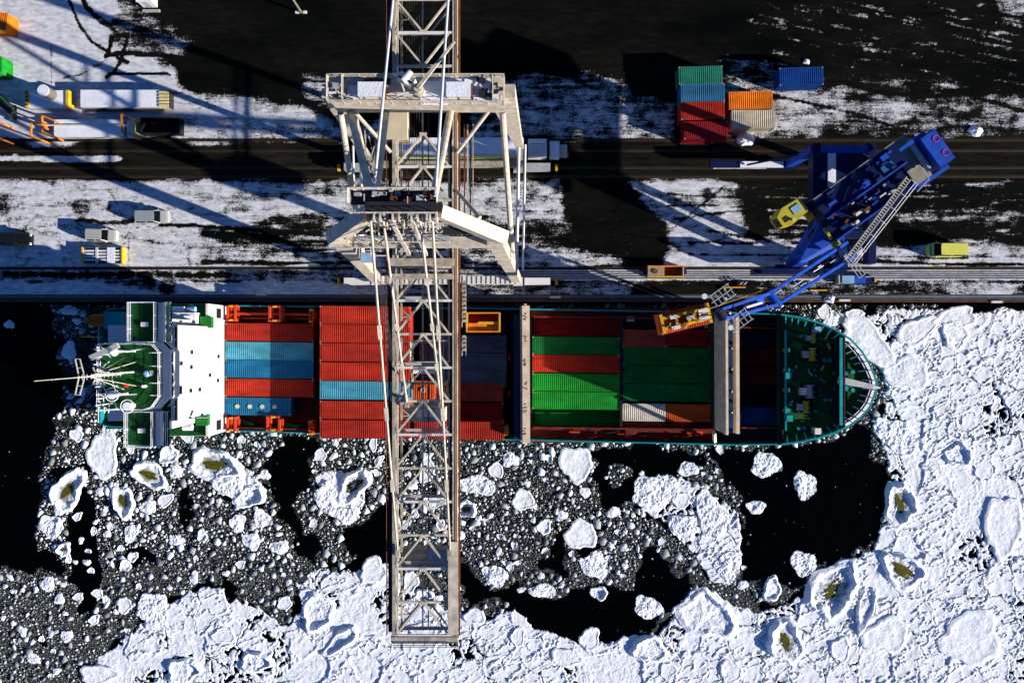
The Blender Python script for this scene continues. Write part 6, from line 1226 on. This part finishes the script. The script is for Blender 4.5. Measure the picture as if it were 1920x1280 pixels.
a = A(232, 187, 1.6); FB = thing('flatbed_trailer', (a.x, a.y, 0), 'long snow covered flat trailer with a yellow rack at one end', 'trailer')
x0, x1, y0, y1 = A(150, 0, 1.6).x, A(298, 0, 1.6).x, A(0, 201, 1.6).y, A(0, 168, 1.6).y
BX(FB, 'bed', GREY, x0, x1, y0, y1, .7, 1.45); BX(FB, 'snow_cover', SNOWTOP, x0 + .04, x1 - .04, y0 + .06, y1 - .04, 1.45, 1.55); BX(FB, 'side_step', DARKST, x0 + .4, x1 + .3, y0 - .35, y0 - .02, .5, .9); BX(FB, 'axle_beam', DARKST, x0 + 1, x1 - 1, y0 + .5, y1 - .5, .1, .7)
for k in range(5): BX(FB, 'rack_bar', mat('pale_yellow_paint', (.62, .52, .25), .5, rust=.1), x1 + .02, x1 + 1.4, y0 + .05 + k * .46, y0 + .36 + k * .46, .5, 1.7)
BX(FB, 'rack_end', DARKST, x1 + 1.4, x1 + 1.55, y0, y1 - .1, .3, 1.6)
for xw in (x0 + 1.5, x0 + 3, x1 - 2):
    for y in (y0 + .3, y1 - .3): q = MB(); q.tube((xw, y - .15, .4), (xw, y + .15, .4), .4, 14); q.build('wheel', BLACK, FB)
a = A(178, 240, 1.2); SPF = thing('spreader_frame', (a.x, a.y, 0), 'long snow covered spreader frame with upright orange end hoops', 'spreader'); x0, x1, y0, y1 = A(101, 0, 1.2).x, A(232, 0, 1.2).x, A(0, 257, 1.2).y, A(0, 224, 1.2).y
BX(SPF, 'frame', GREY, x0, x1, y0, y1, .1, 1.1); BX(SPF, 'snow_cover', SNOWTOP, x0 + .03, x1 - .03, y0 + .03, y1 - .03, 1.1, 1.2); BX(SPF, 'centre_beam', mat('cream_beam', (.6, .55, .45), .5), x0 - 2, x1 + .6, y1 - .95, y1 - .8, 1.3, 1.42)
for (p, z0, z1) in (([(79, 217), (103, 227)], 2.2, 2.2), ([(79, 217), (79, 228)], 2.2, 2.2), ([(79, 247), (103, 257)], 2.2, 2.2), ([(80, 238), (79, 247)], 2.2, 2.2), ([(228, 214), (252, 226)], 2.2, 2.2), ([(228, 214), (229, 246)], 2.2, 2.2), ([(229, 246), (252, 254)], 2.2, 2.2), ([(58, 228), (78, 233)], 2.2, 2.2), ([(59, 228), (58, 256)], 2.2, 2.2), ([(58, 256), (78, 263)], 2.2, 2.2), ([(-4, 230), (9, 234)], 2.2, 2.2), ([(-4, 258), (8, 263)], 2.2, 2.2)):
    q = MB(); p0, p1 = A(*p[0], z0), A(*p[1], z1); q.bar(p0, p1, .2, .2); q.bar((p0.x, p0.y, .1), p0, .18, .18); q.bar((p1.x, p1.y, .1), p1, .18, .18); q.build('end_hoop', ORANGE, SPF)
BX(SPF, 'end_cap', mat('pale_yellow_paint', (.62, .52, .25)), A(250, 0, 1.3).x, A(254, 0, 1.3).x, y0 - .1, y1, .1, 1.5); BX(SPF, 'end_deck', SNOWTOP, x1 + .25, A(249, 0, 1.2).x, y0 + .1, y1 - .1, .1, .9)
a = A(302, 236, 1.0); SK = thing('skip', (a.x, a.y, 0), 'black open steel skip standing in the snow beside the orange hoops', 'skip'); x0, x1, y0, y1 = A(266, 0, 1).x, A(340, 0, 1).x, A(0, 252, 1).y, A(0, 222, 1).y
BX(SK, 'floor', BLACK, x0 + .08, x1 - .08, y0 + .08, y1 - .08, 0, .15); BX(SK, 'side_wall', BLACK, x0 + .1, x1 - .1, y0, y0 + .1, 0, 1.5); BX(SK, 'side_wall', BLACK, x0 + .1, x1 - .1, y1 - .1, y1, 0, 1.5); BX(SK, 'end_wall', BLACK, x0, x0 + .1, y0, y1, 0, 1.5); BX(SK, 'end_wall', BLACK, x1 - .1, x1, y0, y1, 0, 1.5); BX(SK, 'rim', RUSTY, x0 + .1, x1 - .1, y1 - .14, y1 - .1, 1.4, 1.5)
a = A(190, 478, .9); RK = thing('slatted_rack', (a.x, a.y, 0), 'steel rack of snow covered slats with yellow end rails beside parked car', 'rack'); x0, x1, y0, y1 = A(154, 0, .9).x, A(229, 0, .9).x, A(0, 494, .9).y, A(0, 463, .9).y
BX(RK, 'base', mat('blue_steel', (.03, .06, .12), .5), x0 + .3, x1 - .3, y0 + .1, y1 - .1, 0, .25)
for k in range(6): BX(RK, 'slat', SNOWTOP if k % 5 else mat('blue_steel', (.03, .06, .12)), x0 + .15, x1 - .15, y0 + k * (y1 - y0 - .2) / 5, y0 + k * (y1 - y0 - .2) / 5 + .2, .55, .85)
BX(RK, 'end_rail', YELLOW, x0 - .08, x0 + .14, y0, y1, 0, .95); BX(RK, 'end_rail', YELLOW, x1 - .14, x1 + .08, y0, y1, 0, .95); BX(RK, 'cover_sheet', SNOWTOP, x0 + 3.5, x0 + 4.6, y0 + .05, y1 - .05, .86, .9)
for xx in (x0 + 1.9, x0 + 2.1): BX(RK, 'cross_bar', WHITE, xx, xx + .12, y0 + .05, y1 - .05, .86, .93)
a = A(8, 198, 1); DV = thing('yard_loader', (a.x, a.y, 0), 'dark loader with green stripe half buried in shade by the tank platform', 'vehicle')
q = MB(); q.loft([[(a.x + x * .9, a.y - x * .75 + y_, z_) for y_, z_ in ((-.9, .3), (-.9, 1.1), (-.5, 1.6), (.5, 1.6), (.9, 1.1), (.9, .3))] for x in (-2, -1.4, 1.2, 1.5)]); q.build('body', BLACKC, DV); MB().bar((a.x - .4, a.y + 1.2, 1.3), (a.x + 1.5, a.y - .6, 1.3), .18, .1).build('stripe', GREENB, DV)
for k in (-1.2, .9):
    for s in (-.8, .8): q = MB(); q.tube((a.x + k, a.y - k * .8 + s - .12, .35), (a.x + k, a.y - k * .8 + s + .12, .35), .35, 12); q.build('wheel', BLACK, DV)
a = A(273, 2, 1.5); HU = thing('site_hut', (a.x, a.y + .6, 0), 'small white flat roofed hut on the dark asphalt', 'hut'); BX(HU, 'wall', WHITE, a.x - 1.0, a.x + 1.0, a.y - .3, a.y + 2, 0, 2.0); BX(HU, 'roof', SNOWTOP, a.x - 1.1, a.x + 1.1, a.y - .4, a.y + 2.1, 2.0, 2.12); BX(HU, 'step', GREY, a.x - 1.0, a.x + 1.4, a.y - 1.0, a.y - .7, 0, .3); BX(HU, 'door', GREY, a.x - .4, a.y * 0 + a.x + .4, a.y - .34, a.y - .3, 0, 1.9)
b1 = A(565, 24, 0)
LP = thing('lamp_post', (b1.x, b1.y, 0), 'tall steel floodlight mast standing alone on the dark yard', 'lamp post'); b0 = Vector((b1.x, b1.y, 0)); q = MB(); q.tube(b0, (b1.x, b1.y, 14.0), .16, 10, .1); q.build('pole', mat('pole_steel', (.2, .18, .12), .6), LP); q = MB(); q.bar((b1.x - .7, b1.y, 14.0), (b1.x + .7, b1.y, 14.0), .12, .12); q.build('cross_arm', GREY, LP)
for s in (-1, 1): MB().box((b1.x + s * .75, b1.y - .05, 14.0), (.4, .3, .2)).build('lamp_head', WHITE, LP); MB().box((b1.x + s * .55, b1.y, .12), (.5, .35, .24)).build('foot_block', WHITE, LP)
# equipment skip over the channel, blue drive unit, yellow marks
a = A(1250, 508, 1.2); ES = thing('equipment_skip', (a.x, a.y, 0), 'rusty orange open box with beige lid standing over the cable channel', 'box'); x0, x1, y0, y1 = A(1215, 0, 1.2).x, A(1282, 0, 1.2).x, A(0, 519, 1.2).y, A(0, 498, 1.2).y; xm = x0 + .44 * (x1 - x0)
BX(ES, 'floor', RUSTY, xm, x1 - .1, y0 + .1, y1 - .1, .05, .3); BX(ES, 'lid', mat('beige_lid', (.30, .24, .16), .6, rust=.15), x0, xm, y0 + .12, y1 - .12, .05, 1.2); BX(ES, 'side_wall', YELLOW, x0, x1, y0, y0 + .12, .05, 1.25); BX(ES, 'side_wall', ORANGE, x0, x1, y1 - .12, y1, .05, 1.25); BX(ES, 'end_wall', CREAM, x1 - .1, x1, y0 + .12, y1 - .12, .05, 1.25); BX(ES, 'partition', ORANGE, xm, xm + .1, y0 + .12, y1 - .12, .05, 1.2); q = MB(); q.cyl(((x0 + xm) / 2 - .1, (y0 + y1) / 2, 1.2), .36, .12, 16); q.build('vent_cap', RUSTY, ES); BX(ES, 'leg', DARKST, x1 + .1, x1 + .5, y0 + .4, y1 - .2, 0, .8); BX(ES, 'leg', DARKST, x0 - .5, x0 - .1, y0 + .4, y1 - .2, 0, .8)
a = A(1608, 524, 1.2); DU = thing('rail_drive_unit', (a.x, a.y, 0), 'blue rail drive unit with pale cover on the quay beside the blue crane', 'drive unit'); x0 = a.x - 2.4; BX(DU, 'base', BLUED, x0, x0 + 5.0, a.y - .65, a.y + .65, .05, .6); BX(DU, 'cover', PALEBLUE, x0 + .2, x0 + 1.9, a.y - .55, a.y + .55, .6, 1.3); BX(DU, 'motor', BLUEC, x0 + 2.0, x0 + 3.6, a.y - .5, a.y + .5, .6, 1.1); BX(DU, 'buffer', YELLOW, x0 + 5.0, x0 + 5.3, a.y - .3, a.y + .2, .2, .7); BX(DU, 'post', CREAM, x0 - .25, x0 - .02, a.y - .6, a.y + .6, .05, 1.2); q = MB(); q.tube((x0 - 4, a.y - .3, .8), (x0, a.y - .3, .8), .07, 6); q.tube((x0 + 3, a.y + .3, 1.0), (x0 + 4.8, a.y + .5, 1.0), .08, 6); q.build('cable_pipe', GREY, DU)
a = A(1535, 544, .3); q = MB(); q.box((a.x, a.y, .15), (2.4, .16, .3)); o = q.build('edge_marker', YELLOW); tag(o, 'yellow steel bar lying on the quay under the blue boom', 'steel bar')
a = A(1393, 532, .8); LV = thing('lever_stand', (a.x, a.y, 0), 'small lever stand with red and white knobs and a yellow arm on the quay', 'lever stand'); BX(LV, 'base', DARKST, a.x - .6, a.x + .6, a.y - .45, a.y + .45, 0, .25); BX(LV, 'arm', YELLOW, a.x - 2.4, a.x + .5, a.y - .55, a.y - .4, .2, .4); BX(LV, 'arm_end', YELLOW, a.x - 2.5, a.x - 2.3, a.y - 1.0, a.y - .4, .2, .4)
for k in range(6): q = MB(); px, py_ = a.x - .5 + .2 * k, a.y + .2 * (k % 3 - 1); q.tube((px, py_, .2), (px, py_, .8), .05, 6); q.cyl((px, py_, .8), .1, .14, 8); q.build('lever', [RED, WHITE, PALEBLUE][k % 3], LV)
for k, (px, py, s) in enumerate(((1828, 246, 1.0), (1555, 561, .8), (1335, 262, .7), (1512, 116, .5), (1400, 261, 1.3))):
    a = A(px, py); q = MB(); n = 12
    secs = []
    rs = random.Random(k)
    jit = [rs.uniform(.75, 1.2) for _ in range(n)]
    for z, f in ((-.02, 1.0), (.22 * s, .8), (.42 * s, .45), (.5 * s, .12)): secs.append([(a.x + math.cos(6.283 * i / n) * f * s * jit[i] * 1.1, a.y + math.sin(6.283 * i / n) * f * s * jit[i] * .8, z * (1 + .3 * rs.uniform(-1, 1) * (z > 0))) for i in range(n)])
    q.loft(secs); o = q.build('snow_heap', SNOWTOP); tag(o, ['round snow heap beside the inland railway line', 'dirty snow lump beside a kerb block near the bow', 'small snow heap by the dark red yard container', 'small snow lump on the asphalt beyond the lone blue container', 'low snow heap at the corner of the beige container', 'small snow lump near the quay edge ahead of the blue drive unit', 'small snow lump beside the crane leg shadow', 'small snow lump in the slushy yard'][k], 'snow heap', 'snow heaps')
